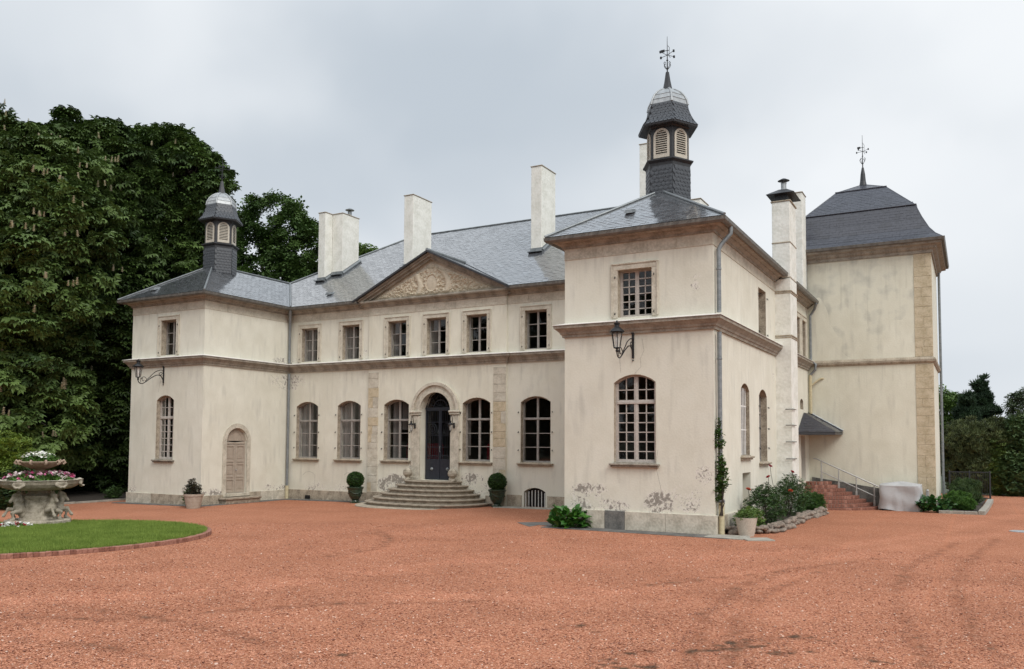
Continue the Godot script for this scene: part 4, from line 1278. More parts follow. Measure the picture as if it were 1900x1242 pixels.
func tower_roof(x0, x1, zb):
	var N = node("tower_roof", chateau)
	var cx = (x0 + x1) / 2; var cz = (TZ + zb) / 2; var h = (x1 - x0) / 2
	var prof = [[h + .42, 9.66], [h + .16, 9.88], [h - .04, 10.14], [h - .28, 10.62], [h - .5, 11.16], [h - 1.57, 12.28], [.02, 12.72]]
	var d = Geo.new(); var sg = Geo.new(); var z = Geo.new()
	var cnr = [[-1, 1], [1, 1], [1, -1], [-1, -1]]
	for s in prof.size() - 1:
		for k in 4:
			var a = cnr[k]; var b = cnr[(k + 1) % 4]
			var P = [Vector3(cx + a[0] * prof[s][0], prof[s][1], cz + a[1] * prof[s][0]), Vector3(cx + b[0] * prof[s][0], prof[s][1], cz + b[1] * prof[s][0]), Vector3(cx + b[0] * prof[s + 1][0], prof[s + 1][1], cz + b[1] * prof[s + 1][0]), Vector3(cx + a[0] * prof[s + 1][0], prof[s + 1][1], cz + a[1] * prof[s + 1][0])]
			d.quad(P[0], P[1], P[2], P[3])
			if k < 2: slates(P, .24, .118, false, N, null, sg)
			z.tube([P[0], P[3]], .022, 5)
	for s in [4, 5]:
		for k in 4:
			var a = cnr[k]; var b = cnr[(k + 1) % 4]
			z.tube([Vector3(cx + a[0] * (prof[s][0] + .03), prof[s][1], cz + a[1] * (prof[s][0] + .03)), Vector3(cx + b[0] * (prof[s][0] + .03), prof[s][1], cz + b[1] * (prof[s][0] + .03))], .03, 6)
	build("deck", d, M.slate_dry, N)
	build("slates", sg, M.slate_dry, N).set_meta("kind", "stuff")
	build("hip_flashing", z, M.slate_dry, N)
	var sp = Geo.new()
	sp.lathe(Vector3(cx, 0, cz), [[.16, 12.6], [.11, 12.85], [.085, 13.15], [.04, 13.42], [0, 13.43]], 10)
	build("spike", sp, M.paint_dark, N)
	var o = node("finial", N, T3(cx, 0, cz))
	vane(o, 13.4, 14.75)

func canopy():
	var N = node("canopy", chateau)
	var g = Geo.new()
	var a = Vector3(0.02, 2.78, -10.68); var b = Vector3(1.22, 2.78, -10.68 - .45); var c = Vector3(1.22, 2.8, TZ + .02)
	var t0 = Vector3(0.02, 3.5, -12.0); var t1 = Vector3(0.02, 3.5, TZ + .02)
	slope_deck(g, [a, b, t0]); slope_deck(g, [b, c, t1, t0])
	build("deck", g, M.slate_dry, N)
	var s = Geo.new()
	slates([b, c, t1, t0], .2, .12, false, N, null, s); slates([a, b, t0], .2, .12, false, N, null, s)
	build("slates", s, M.slate_dry, N).set_meta("kind", "stuff")
	var u = Geo.new()
	u.hexa([a + Vector3(0, -.09, 0), b + Vector3(-.02, -.09, 0), c + Vector3(-.02, -.09, 0), Vector3(.02, 2.69, TZ + .02), a, b + Vector3(-.02, 0, 0), c + Vector3(-.02, -.01, 0), Vector3(.02, 2.78, TZ + .02)])
	build("soffit", u, M.paint_dark, N)
	var f = Geo.new()
	f.tube([t1 + Vector3(0, .06, .02), c + Vector3(0, .06, .02)], .035, 6)
	build("flashing", f, M.zinc_bright, N)
	var dr = Geo.new()
	dr.box(Vector3(-.22, 1.83, -11.875), Vector3(.05, 1.66, .85))
	for q in [1.3, 2.2]: dr.box(Vector3(-.19, q, -11.875), Vector3(.03, .6, .6), .01)
	build("door", dr, M.paint_dark, chateau)

func ground_at(px, py):              # where a picture point meets the courtyard
	var d = ray_dir(px, py)
	var t = 20.0
	for k in 40:
		var p = CAM + d * t
		t = clamp((gy(p.x, p.z) - CAM.y) / min(d.y, -.004), 1.0, 80.0)
	var q = CAM + d * t
	q.y = gy(q.x, q.z)
	return q

# ---------------------------------------------------------------- ground
const GX0 := -28.0
const GZ0 := -26.0
const GW := 48.0
const GD := 56.0
func ground():
	var far = Geo.new()
	far.quad(Vector3(-1500, -.6, 1500), Vector3(1500, -.6, 1500), Vector3(1500, -.6, -1500), Vector3(-1500, -.6, -1500))
	struct("ground", far, M.under)
	# wear map
	var pw = 1536; var ph = 1792
	var sx = pw / GW; var sz = ph / GD
	var f := FastNoiseLite.new()
	f.seed = 41; f.frequency = .012; f.fractal_octaves = 5
	f.domain_warp_enabled = true; f.domain_warp_amplitude = 30.0; f.domain_warp_frequency = .01
	var im = f.get_image(pw, ph)
	var d = im.get_data()
	for i in d.size(): d[i] = 142 + ((d[i] - 128) * 3 >> 4)
	var stamp = func(p, rad, amt):
		var cx = int((p.x - GX0) * sx); var cz = int((p.z - GZ0) * sz); var r = int(rad * sx) + 1
		for y in range(max(0, cz - r), min(ph, cz + r + 1)):
			for x in range(max(0, cx - r), min(pw, cx + r + 1)):
				var q = 1.0 - Vector2(x - cx, y - cz).length() / (r + .5)
				if q > 0.0: d[y * pw + x] = clampi(int(d[y * pw + x] + amt * q), 0, 255)
	var track = func(pts, rad, amt, jit):
		for k in pts.size() - 1:
			var a = ground_at(pts[k][0], pts[k][1]); var b = ground_at(pts[k + 1][0], pts[k + 1][1])
			var n = int(a.distance_to(b) / .07) + 1
			for s in n:
				if rng.randf() < .75: stamp.call(a.lerp(b, float(s) / n) + Vector3(rr(-jit, jit), 0, rr(-jit, jit)), rad * rr(.6, 1.2), amt * 2.2 * rr(.3, 1.0))
	# lighter rolled ruts and darker turned-up lines
	track.call([[1895, 955], [1760, 985], [1560, 1015], [1330, 1035], [1080, 1045], [850, 1040], [700, 1060], [480, 1090], [200, 1110], [0, 1115]], .3, 9, .25)
	track.call([[1895, 985], [1700, 1010], [1480, 1050], [1250, 1090], [1000, 1110], [700, 1105]], .28, 8, .2)
	for k in 3: track.call([[560, 978 + k * 3], [640, 980 + k * 3], [700, 984 + k * 4], [728, 996 + k * 4], [705, 1012 + k * 3], [600, 1030 + k * 3]], .08, -17, .06)
	for t in [[[1780, 1005], [1690, 1050], [1660, 1100], [1690, 1170], [1720, 1242]], [[1850, 1000], [1785, 1050], [1775, 1110], [1815, 1180], [1870, 1240]], [[1470, 1055], [1370, 1090], [1310, 1140], [1280, 1240]], [[1520, 1062], [1425, 1100], [1370, 1150], [1350, 1242]], [[1000, 1112], [1250, 1082], [1450, 1060], [1640, 1036]], [[0, 1140], [200, 1152], [420, 1134], [640, 1120], [900, 1118]], [[0, 1185], [160, 1196], [330, 1225], [420, 1242]], [[60, 1120], [250, 1140], [450, 1180], [560, 1230]]]:
		track.call(t, .13, -11, .07)
		track.call(t, .035, -18, .1)
	# dark damp scrapes where the bed shows through
	for s in [[[1040, 1168], [1075, 1163], [1110, 1176]], [[1130, 1232], [1150, 1215], [1210, 1206]], [[1270, 1212], [1350, 1205], [1440, 1195]], [[1330, 1200], [1420, 1185], [1500, 1182], [1545, 1195]], [[1420, 1215], [1520, 1207]], [[1090, 1240], [1240, 1238]], [[640, 1216], [670, 1212]], [[1600, 1225], [1700, 1236]]]:
		track.call(s, .035, -75, .07)
		track.call(s, .07, -22, .12)
	im = Image.create_from_data(pw, ph, false, Image.FORMAT_L8, d)
	var wear = ramp_tex(im, [[0.0, Color(.20, .27, .30)], [.25, Color(.42, .46, .48)], [.42, Color(.70, .68, .68)], [.54, Color(.86, .86, .86)], [.66, Color(.97, .98, 1.0)], [1.0, Color(1, 1, 1)]])
	# gravel grain: small chips of several reds
	var chips := FastNoiseLite.new()
	chips.seed = 6; chips.noise_type = FastNoiseLite.TYPE_CELLULAR; chips.frequency = .11
	chips.cellular_return_type = FastNoiseLite.RETURN_CELL_VALUE; chips.fractal_type = FastNoiseLite.FRACTAL_NONE
	var ci = chips.get_seamless_image(1024, 1024)
	chips.cellular_return_type = FastNoiseLite.RETURN_DISTANCE2_SUB
	var cd = chips.get_seamless_image(1024, 1024)
	var m := StandardMaterial3D.new()
	m.albedo_texture = ramp_tex(ci, [[0.0, Color(.28, .10, .056)], [.15, Color(.42, .16, .088)], [.5, Color(.50, .212, .122)], [.85, Color(.575, .268, .162)], [1.0, Color(.70, .40, .28)]])
	m.normal_enabled = true; m.normal_texture = nrm(cd, 6.0); m.normal_scale = 1.0
	m.roughness = .95; m.metallic_specular = .2
	m.detail_enabled = true; m.detail_blend_mode = BaseMaterial3D.BLEND_MODE_MUL
	m.detail_uv_layer = BaseMaterial3D.DETAIL_UV_2
	m.detail_albedo = wear
	M["gravel"] = m
	var nx = 80; var nz = 94
	var v = PackedVector3Array(); var n = PackedVector3Array(); var u1 = PackedVector2Array(); var u2 = PackedVector2Array(); var ix = PackedInt32Array()
	var bump := FastNoiseLite.new()
	bump.seed = 77; bump.frequency = .35
	for j in nz + 1:
		for i in nx + 1:
			var x = GX0 + GW * i / nx; var z = GZ0 + GD * j / nz
			v.append(Vector3(x, gy(x, z) + .012 * bump.get_noise_2d(x, z) * (1.0 if z > 1.0 else 0.0), z)); n.append(UP)
			u1.append(Vector2(x, z) / 1.9); u2.append(Vector2((x - GX0) / GW, (z - GZ0) / GD))
	for j in nz:
		for i in nx:
			var a = j * (nx + 1) + i
			ix.append_array(PackedInt32Array([a, a + 1, a + nx + 2, a, a + nx + 2, a + nx + 1]))
	var ar = []
	ar.resize(Mesh.ARRAY_MAX)
	ar[Mesh.ARRAY_VERTEX] = v; ar[Mesh.ARRAY_NORMAL] = n; ar[Mesh.ARRAY_TEX_UV] = u1; ar[Mesh.ARRAY_TEX_UV2] = u2; ar[Mesh.ARRAY_INDEX] = ix
	var tg = []
	var am := ArrayMesh.new()
	am.add_surface_from_arrays(Mesh.PRIMITIVE_TRIANGLES, ar)
	am.surface_set_material(0, m)
	var o = put(numbered("gravel_court"), am, self)
	o.set_meta("kind", "structure")
	# loose chips lying on it, nearer the visitor
	var st = Geo.new()
	var ico = [Vector3(0, .6, 0), Vector3(1, .1, .2), Vector3(.3, .15, 1.0), Vector3(-.8, .1, .6), Vector3(-.9, .15, -.5), Vector3(.1, .05, -1.0), Vector3(.75, .2, -.7)]
	for k in 6: st.tri(ico[0], ico[1 + (k + 1) % 6], ico[1 + k])
	for k in 6: st.tri(ico[1 + k], ico[1 + (k + 1) % 6], Vector3(0, -.4, 0))
	var sm = st.mesh(M.chip)
	var xfs = []; var cols = []
	var fwd = -get_node("camera").basis.z
	for k in 190000:
		var dep = 6.6 + 16.0 * pow(rng.randf(), 1.5)
		var px = rr(-60, 1960)
		var p = CAM + (ray_dir(px, PYX)) * dep
		var y = gy(p.x, p.z) + .012 * bump.get_noise_2d(p.x, p.z)
		if Vector2(p.x + 13.0, p.z - 9.0).length() < 4.15 or p.z < .9: continue
		var s = rr(.005, .012) * (1.6 if rng.randf() < .06 else 1.0)
		xfs.append(Transform3D(Basis.from_euler(Vector3(rr(-.5, .5), rr(0, TAU), rr(-.5, .5))).scaled(Vector3(s, s * rr(.6, 1.0), s * rr(.7, 1.2))), Vector3(p.x, y + s * .2, p.z)))
		var t = rng.randf()
		var c = Color(.41, .16, .092).lerp(Color(.585, .285, .178), t)
		if rng.randf() < .13: c = Color(.21, .08, .052)
		if rng.randf() < .035: c = Color(.70, .5, .4)
		var wv = d[clampi(int((p.z - GZ0) * sz), 0, ph - 1) * pw + clampi(int((p.x - GX0) * sx), 0, pw - 1)] / 255.0
		if wv < .44 and rng.randf() < (.95 if wv < .36 else .5):
			xfs.pop_back()
			continue
		cols.append(c * clamp(.25 + wv * 1.25, .3, 1.1))
	var lg = spread(numbered("loose_gravel"), sm, xfs, self, cols)
	tag(lg, "loose red gravel chips strewn over the courtyard", "gravel", "", "stuff")

func sheet(called, pts, mt, lift):         # a flat paved area following the court
	var g = Geo.new()
	for k in range(1, pts.size() - 1):
		var q = []
		for p in [pts[0], pts[k], pts[k + 1]]: q.append(Vector3(p.x, gy(p.x, p.y) + lift, p.y))
		if (q[1] - q[0]).cross(q[2] - q[0]).y > 0: g.tri(q[0], q[1], q[2])
		else: g.tri(q[0], q[2], q[1])
	return struct(called, g, mt)
func block_path(parent, a, b, wid, mt, lift, lmin, lmax, called = "slab", h = .06):     # row of paving stones from plan point a to b, wid to its right
	var d = (b - a).normalized()
	var L = a.distance_to(b)
	var t = 0.0
	while t < L - .01:
		var l = rr(lmin, lmax)
		if L - t - l < lmin * .6: l = L - t
		var c = a + d * (t + l / 2)
		var g = Geo.new()
		g.box(Vector3.ZERO, Vector3(l - .008, h, wid), .006)
		build(called, g, mt, parent, Transform3D(Basis(UP, atan2(-d.y, d.x)), Vector3(c.x, gy(c.x, c.y) + lift - h / 2 + rr(-.002, .002), c.y)))
		t += l
func paving():
	var P = Node3D.new()
	P.name = "paving"; P.set_meta("kind", "structure"); add_child(P)
	block_path(P, V2(-4.35, .36), V2(.5, .36), .55, M.paving, .02, .7, 1.2)
	block_path(P, V2(-4.35, -4.7), V2(-4.35, .08), .62, M.paving, .016, .8, 1.2)
	block_path(P, V2(.35, .62), V2(.35, -.15), .9, M.slab, .028, .4, .5)
	block_path(P, V2(.81, .55), V2(1.35, .2), .5, M.slab, .024, .6, .7)
	block_path(P, V2(-8.9, -4.98), V2(-4.7, -4.98), .62, M.slab, .02, .8, 1.2)
	block_path(P, V2(-18.9, -5.05), V2(-14.4, -5.05), .5, M.paving, .02, .7, 1.1)
	block_path(P, V2(-18.8, -1.0), V2(-18.8, -4.8), .44, M.paving, .02, .7, 1.1)
	block_path(P, V2(-23.4, -.8), V2(-18.6, -.8), .44, M.paving, .02, .7, 1.1)
	var g = Geo.new()
	var tri = [V2(-4.68, -.9), V2(-5.5, -.2), V2(-4.68, .62)]
	g.tri(Vector3(tri[0].x, gy(-5, 0) + .012, tri[0].y), Vector3(tri[1].x, gy(-5, 0) + .012, tri[1].y), Vector3(tri[2].x, gy(-5, 0) + .012, tri[2].y))
	build("slab", g, M.paving, P)

# ---------------------------------------------------------------- entrance steps
func entrance_steps():
	var S = thing("entrance_steps", "six curved worn stone steps fanning out below the arched front door", "steps", Vector3(-11.72, 0, MZ + .06))
	var hw = [2.62, 2.42, 2.16, 1.92, 1.68, 1.42, 1.16]
	for k in 7:
		var y1 = .97 if k == 6 else (.97 - (6 - k) * .145)
		var y0 = -.2
		var dz = .72 + (6 - k) * .27
		if k == 0: y1 = .125; dz = 2.55
		var g = Geo.new()
		var P = func(a, off): 
			var ca = cos(a); var sa = sin(a)
			return Vector3(sign(ca) * pow(abs(ca), .75) * (hw[k] + off), 0, pow(max(sa, 0.0), .75) * (dz + off))
		var n = 40
		for i in n:
			var a = PI * i / n; var b = PI * (i + 1) / n
			var wob = func(t): return .008 * sin(t * 17.0 + k * 3.0) + .005 * sin(t * 41.0 + k)
			for q in [[-.03, y0, -.03, y1 - .055], [-.03, y1 - .055, .02, y1 - .05], [.02, y1 - .05, .03, y1 - .03], [.03, y1 - .03, .022, y1 - .006], [.022, y1 - .006, .0, y1]]:
				var p = [P.call(a, q[0] + wob.call(a)), P.call(b, q[0] + wob.call(b)), P.call(b, q[2] + wob.call(b)), P.call(a, q[2] + wob.call(a))]
				p[0].y = q[1]; p[1].y = q[1]; p[2].y = q[3]; p[3].y = q[3]
				g.quad(p[1], p[0], p[3], p[2])
			var c = P.call(a, wob.call(a)); var d = P.call(b, wob.call(b))
			c.y = y1; d.y = y1
			g.tri(Vector3(0, y1, 0), d, c)
		build("step" if k else "footing", g, M.step_stone if k else M.stone, S)
	for s in [-1.0, 1.0]:
		var o = Geo.new()
		o.lathe(Vector3.ZERO, [[.16, 0], [.16, .05], [.09, .07], [.08, .1], [.1, .13], [.16, .2], [.175, .28], [.15, .36], [.09, .43], [0, .47]], 16, func(a, i): return 1.0 + (.05 * sin(a * 8.0) if i > 3 and i < 9 else 0.0))
		var b = build(numbered("stone_finial"), o, M.fountain, self, T3(-11.72 + s * .98, .97, MZ + .06 + .33))
		tag(b, "carved stone pine cone standing left of the front door" if s < 0 else "carved stone pine cone standing right of the front door", "ornament", "stone cones at the front door")

# ---------------------------------------------------------------- lamps
func wall_lantern(at, label):
	var L = thing("wall_lantern", label, "lantern", at, 0.0, "large scrolled bracket lanterns on the pavilions")
	var g = Geo.new()
	g.box(Vector3(0, -.28, .02), Vector3(.06, .62, .03), .008)
	g.box(Vector3(0, .06, .03), Vector3(.09, .06, .05), .01)
	g.lathe(Vector3(0, -.62, .025), [[0, -.05], [.025, -.02], [.015, .0]], 8)
	build("wall_plate", g, M.iron, L)
	var b = Geo.new()
	var curve = func(pts, r):
		var c = Curve3D.new()
		for k in pts.size():
			var t = (pts[min(k + 1, pts.size() - 1)] - pts[max(k - 1, 0)]) * .18
			c.add_point(pts[k], -t, t)
		c.bake_interval = .03
		b.tube(Array(c.get_baked_points()), r, 6)
	var V = func(y, z): return Vector3(0, y, z)
	curve.call([V.call(-.5, .03), V.call(-.34, .12), V.call(-.3, .3), V.call(-.42, .55), V.call(-.58, .78), V.call(-.66, .95), V.call(-.6, 1.08), V.call(-.5, 1.1)], .016)
	curve.call([V.call(-.12, .03), V.call(-.1, .16), V.call(-.2, .4), V.call(-.4, .62), V.call(-.56, .8)], .013)
	curve.call([V.call(-.24, .05), V.call(-.18, .14), V.call(-.24, .2), V.call(-.3, .14), V.call(-.25, .1)], .011)
	curve.call([V.call(-.5, .72), V.call(-.4, .84), V.call(-.46, .95), V.call(-.56, .9), V.call(-.52, .84)], .011)
	curve.call([V.call(-.62, .98), V.call(-.5, 1.0), V.call(-.44, .94), V.call(-.5, .9)], .01)
	build("bracket", b, M.iron, L)
	lantern_head(L, Vector3(0, -.5, 1.1), 1.0)
	return L
func lantern_head(L, o, s):
	var f = Geo.new()
	f.xf = Transform3D(Basis.from_scale(Vector3.ONE * s), o)
	f.lathe(Vector3.ZERO, [[.02, -.04], [.04, 0], [.02, .04], [.07, .06], [.075, .08]], 8)
	for k in 6:
		var a = TAU * k / 6
		f.tube([Vector3(cos(a) * .08, .07, sin(a) * .08), Vector3(cos(a) * .135, .44, sin(a) * .135)], .01, 5)
		var b = TAU * (k + 1) / 6
		f.tube([Vector3(cos(a) * .08, .07, sin(a) * .08), Vector3(cos(b) * .08, .07, sin(b) * .08)], .01, 5)
		f.tube([Vector3(cos(a) * .135, .44, sin(a) * .135), Vector3(cos(b) * .135, .44, sin(b) * .135)], .014, 5)
	build("frame", f, M.iron, L)
	var r = Geo.new()
	r.xf = f.xf
	r.lathe(Vector3.ZERO, [[.165, .44], [.18, .46], [.14, .52], [.09, .56], [.06, .58], [.055, .63], [.075, .64], [.08, .67], [.03, .69], [.02, .73], [.0, .74]], 12, func(a, i): return 1.0 + (.12 * cos(a * 6.0) if i < 2 else 0.0))
	r.lathe(Vector3.ZERO, [[0.0, .445], [.165, .44]], 12)
	build("hood", r, M.iron, L)
	for k in 6:
		var a = TAU * k / 6; var b = TAU * (k + 1) / 6
		var g = Geo.new()
		g.xf = f.xf
		g.quad(Vector3(cos(b) * .078, .07, sin(b) * .078), Vector3(cos(a) * .078, .07, sin(a) * .078), Vector3(cos(a) * .133, .44, sin(a) * .133), Vector3(cos(b) * .133, .44, sin(b) * .133))
		build("pane", g, M.lamp_glass, L)
	var bl = Geo.new()
	bl.xf = f.xf
	bl.lathe(Vector3.ZERO, [[.02, .08], [.02, .16], [.035, .22], [.035, .28], [.015, .34], [0, .35]], 10)
	build("bulb", bl, M.white, L)
func door_lantern(at, label):
	var L = thing("door_lantern", label, "lantern", at, 0.0, "small lanterns flanking the front door")
	var g = Geo.new()
	g.box(Vector3(0, 0, .02), Vector3(.07, .2, .03), .01)
	g.tube([Vector3(0, .0, .03), Vector3(0, .05, .1), Vector3(0, .2, .12), Vector3(0, .34, .16), Vector3(0, .36, .22), Vector3(0, .28, .25), Vector3(0, .18, .25)], .012, 6)
	build("bracket", g, M.iron, L)
	lantern_head(L, Vector3(0, -.22, .25), .56)
	return L

# ---------------------------------------------------------------- sculpted shapes: smooth union of tapered capsules, meshed as surface nets
func sdf(bones, p, k):
	var d = 1e9
	for b in bones:
		var ba = b[1] - b[0]; var pa = p - b[0]
		var t = clamp(pa.dot(ba) / max(ba.length_squared(), 1e-9), 0.0, 1.0)
		var e = (pa - ba * t).length() - lerp(b[2], b[3], t)
		var h = max(k - abs(d - e), 0.0) / k
		d = min(d, e) - h * h * k * .25
	return d
func sculpt(bones, cell, k = .05):
	var lo = Vector3.ONE * 1e9; var hi = -lo
	for b in bones:
		for j in 2:
			var r = Vector3.ONE * (b[2 + j] + cell * 2.5)
			lo = lo.min(b[j] - r); hi = hi.max(b[j] + r)
	var n = ((hi - lo) / cell).ceil()
	var nx = int(n.x) + 1; var ny = int(n.y) + 1; var nz = int(n.z) + 1
	var f = PackedFloat32Array()
	f.resize(nx * ny * nz)
	for z in nz:
		for y in ny:
			for x in nx: f[(z * ny + y) * nx + x] = sdf(bones, lo + Vector3(x, y, z) * cell, k)
	var id = {}
	var V = []; var N = []
	for z in nz - 1:
		for y in ny - 1:
			for x in nx - 1:
				var b = (z * ny + y) * nx + x
				var neg = 0
				var c = []
				for q in 8:
					var val = f[b + (q & 1) + ((q >> 1) & 1) * nx + (q >> 2) * nx * ny]
					c.append(val)
					if val < 0.0: neg += 1
				if neg == 0 or neg == 8: continue
				var s = Vector3.ZERO; var m = 0
				for e in [[0, 1], [2, 3], [4, 5], [6, 7], [0, 2], [1, 3], [4, 6], [5, 7], [0, 4], [1, 5], [2, 6], [3, 7]]:
					if (c[e[0]] < 0.0) != (c[e[1]] < 0.0):
						var t = c[e[0]] / (c[e[0]] - c[e[1]])
						var a = Vector3(e[0] & 1, (e[0] >> 1) & 1, e[0] >> 2); var d = Vector3(e[1] & 1, (e[1] >> 1) & 1, e[1] >> 2)
						s += a.lerp(d, t); m += 1
				id[b] = V.size()
				V.append(lo + (Vector3(x, y, z) + s / m) * cell)
				N.append(Vector3(c[1] - c[0] + c[3] - c[2] + c[5] - c[4] + c[7] - c[6], c[2] - c[0] + c[3] - c[1] + c[6] - c[4] + c[7] - c[5], c[4] - c[0] + c[5] - c[1] + c[6] - c[2] + c[7] - c[3]).normalized())
	var g = Geo.new()
	var st = [1, nx, nx * ny]
	for z in range(1, nz - 1):
		for y in range(1, ny - 1):
			for x in range(1, nx - 1):
				var b = (z * ny + y) * nx + x
				for ax in 3:
					var o = b + st[ax]
					if (f[b] < 0.0) == (f[o] < 0.0): continue
					var u = st[(ax + 1) % 3]; var w = st[(ax + 2) % 3]
					if not (id.has(b) and id.has(b - u) and id.has(b - w) and id.has(b - u - w)): continue
					var q = [id[b - u - w], id[b - w], id[b], id[b - u]]
					if f[b] >= 0.0: q.reverse()
					g.trin(V[q[0]], V[q[1]], V[q[2]], N[q[0]], N[q[1]], N[q[2]])
					g.trin(V[q[0]], V[q[2]], V[q[3]], N[q[0]], N[q[2]], N[q[3]])
	return g

func fountain():
	var at = Vector3(-15.5, gy(-15.5, 7.0) + .03, 7.02)
	var F = thing("stone_fountain", "two tiered carved stone fountain with rearing horses, planted with flowers on the lawn", "fountain", at, 0.0)
	F.scale = Vector3.ONE * .92
	var hexa6 = func(a, _i): 
		var t = fposmod(a, PI / 3) - PI / 6
		return cos(PI / 6) / cos(t)
	var b = Geo.new()
	b.lathe(Vector3.ZERO, [[.86, -.1], [.86, .05], [.8, .07], [.8, .13], [.74, .16], [.7, .2], [.0, .2]], 6, null, false)
	build("base", b, M.fountain, F)
	var c = Geo.new()
	c.lathe(Vector3.ZERO, [[.46, .2], [.43, .3], [.39, .5], [.375, .74], [.42, .8], [.42, .86], [.33, .88], [.27, .92], [.26, .98], [.36, 1.01], [.38, 1.05]], 24, func(a, i): return 1.0 + .05 * cos(a * 6.0))
	build("column", c, M.fountain, F)
	var horse = sculpt([
		[Vector3(0, .18, .0), Vector3(0, .4, .15), .14, .14], [Vector3(0, .4, .16), Vector3(0, .56, .21), .12, .085], [Vector3(0, .56, .21), Vector3(0, .74, .2), .08, .062],
		[Vector3(0, .745, .215), Vector3(0, .715, .27), .064, .06], [Vector3(0, .715, .27), Vector3(0, .585, .365), .056, .034], [Vector3(0, .585, .365), Vector3(0, .565, .378), .037, .037],
		[Vector3(.035, .80, .19), Vector3(.045, .88, .18), .02, .01], [Vector3(-.035, .80, .19), Vector3(-.045, .88, .18), .02, .01],
		[Vector3(0, .81, .17), Vector3(0, .68, .11), .028, .04], [Vector3(0, .68, .11), Vector3(0, .48, .04), .04, .05], [Vector3(.05, .72, .14), Vector3(.07, .56, .1), .02, .025],
		[Vector3(.12, .32, .16), Vector3(.15, .27, .36), .075, .042], [Vector3(.15, .27, .36), Vector3(.14, .1, .32), .036, .026], [Vector3(.14, .1, .32), Vector3(.14, .06, .38), .04, .042],
		[Vector3(-.12, .32, .16), Vector3(-.15, .36, .38), .075, .042], [Vector3(-.15, .36, .38), Vector3(-.15, .22, .46), .036, .026], [Vector3(-.15, .22, .46), Vector3(-.15, .18, .49), .04, .042]], .018, .035).mesh(M.fountain)
	for th in [-74.0, 38.0, 86.0, 150.0, -130.0]:
		var a = deg_to_rad(58.7 + th)
		put("horse", horse, F, Transform3D(Basis(UP, a), Vector3(sin(a), 0, cos(a)) * .33 + Vector3(0, .14, 0)).scaled_local(Vector3(1.0, 1.0, 1.0)))
		var p = Geo.new()
		p.box(Vector3(0, .09, .62), Vector3(.5, .22, .36), .03)
		build("block", p, M.fountain, F, Transform3D(Basis(UP, a), Vector3.ZERO))
	var w = Geo.new()
	var wav = func(a, i): return 1.0 + (.035 * cos(a * 12.0) + .03 * cos(a * 6.0)) * (i / 6.0)
	w.lathe(Vector3.ZERO, [[.34, 1.0], [.56, 1.01], [.76, 1.04], [.9, 1.1], [.97, 1.18], [1.0, 1.265], [1.03, 1.285], [.98, 1.295], [.92, 1.24], [.8, 1.17], [0, 1.16]], 72, wav)
	build("basin", w, M.fountain, F)
	var shell = sculpt([[Vector3(-.1, 0, 0), Vector3(.1, 0, 0), .07, .07], [Vector3(0, .02, .0), Vector3(0, .03, -.12), .1, .05], [Vector3(-.14, -.04, .03), Vector3(-.05, -.11, .06), .035, .03], [Vector3(.14, -.04, .03), Vector3(.05, -.11, .06), .035, .03], [Vector3(0, -.1, .03), Vector3(0, -.1, .12), .03, .025]], .016, .03).mesh(M.fountain)
	for k in 6:
		var a = TAU * (k + .5) / 6
		put("shell", shell, F, Transform3D(Basis(UP, a), Vector3(sin(a), 0, cos(a)) * .98 + Vector3(0, 1.21, 0)))
	var s = Geo.new()
	s.lathe(Vector3.ZERO, [[.2, 1.15], [.17, 1.25], [.1, 1.32], [.09, 1.45], [.13, 1.5], [.11, 1.55], [.16, 1.6]], 20)
	build("stem", s, M.fountain_warm, F)
	var t = Geo.new()
	t.lathe(Vector3.ZERO, [[.14, 1.57], [.25, 1.6], [.42, 1.67], [.52, 1.74], [.56, 1.785], [.54, 1.8], [.48, 1.76], [0, 1.74]], 60, func(a, i): return 1.0 + .05 * cos(a * 10.0) * (i / 5.0))
	build("upper_bowl", t, M.fountain_warm, F)
	var v = Geo.new()
	for k in 10:
		var a = TAU * k / 10
		v.tube([Vector3(sin(a) * .42, 1.7, cos(a) * .42), Vector3(sin(a) * .52, 1.78, cos(a) * .52), Vector3(sin(a) * .58, 1.82, cos(a) * .58), Vector3(sin(a) * .62, 1.76, cos(a) * .62), Vector3(sin(a) * .56, 1.72, cos(a) * .56)], .035, 6)
	build("bowl_scrolls", v, M.fountain_warm, F).set_meta("kind", "stuff")
	bedding("flower_ring", "pink and white flowers filling the wide lower basin of the fountain", at + Vector3(0, 1.08, 0), .2, .8, .27, [Color(.62, .2, .36), Color(.7, .4, .52), Color(.6, .12, .28), Color(.78, .7, .7)], 90, 700)
	bedding("flower_ring", "white flowers filling the small top bowl of the fountain", at + Vector3(0, 1.61, 0), 0.0, .42, .24, [Color(.8, .8, .76)], 26, 420)
	bedding("flower_clump", "white and red flowers at the foot of the fountain", at + Vector3(.55, .0, .95), 0.0, .42, .16, [Color(.8, .8, .78), Color(.8, .8, .78), Color(.45, .03, .05)], 46, 160)

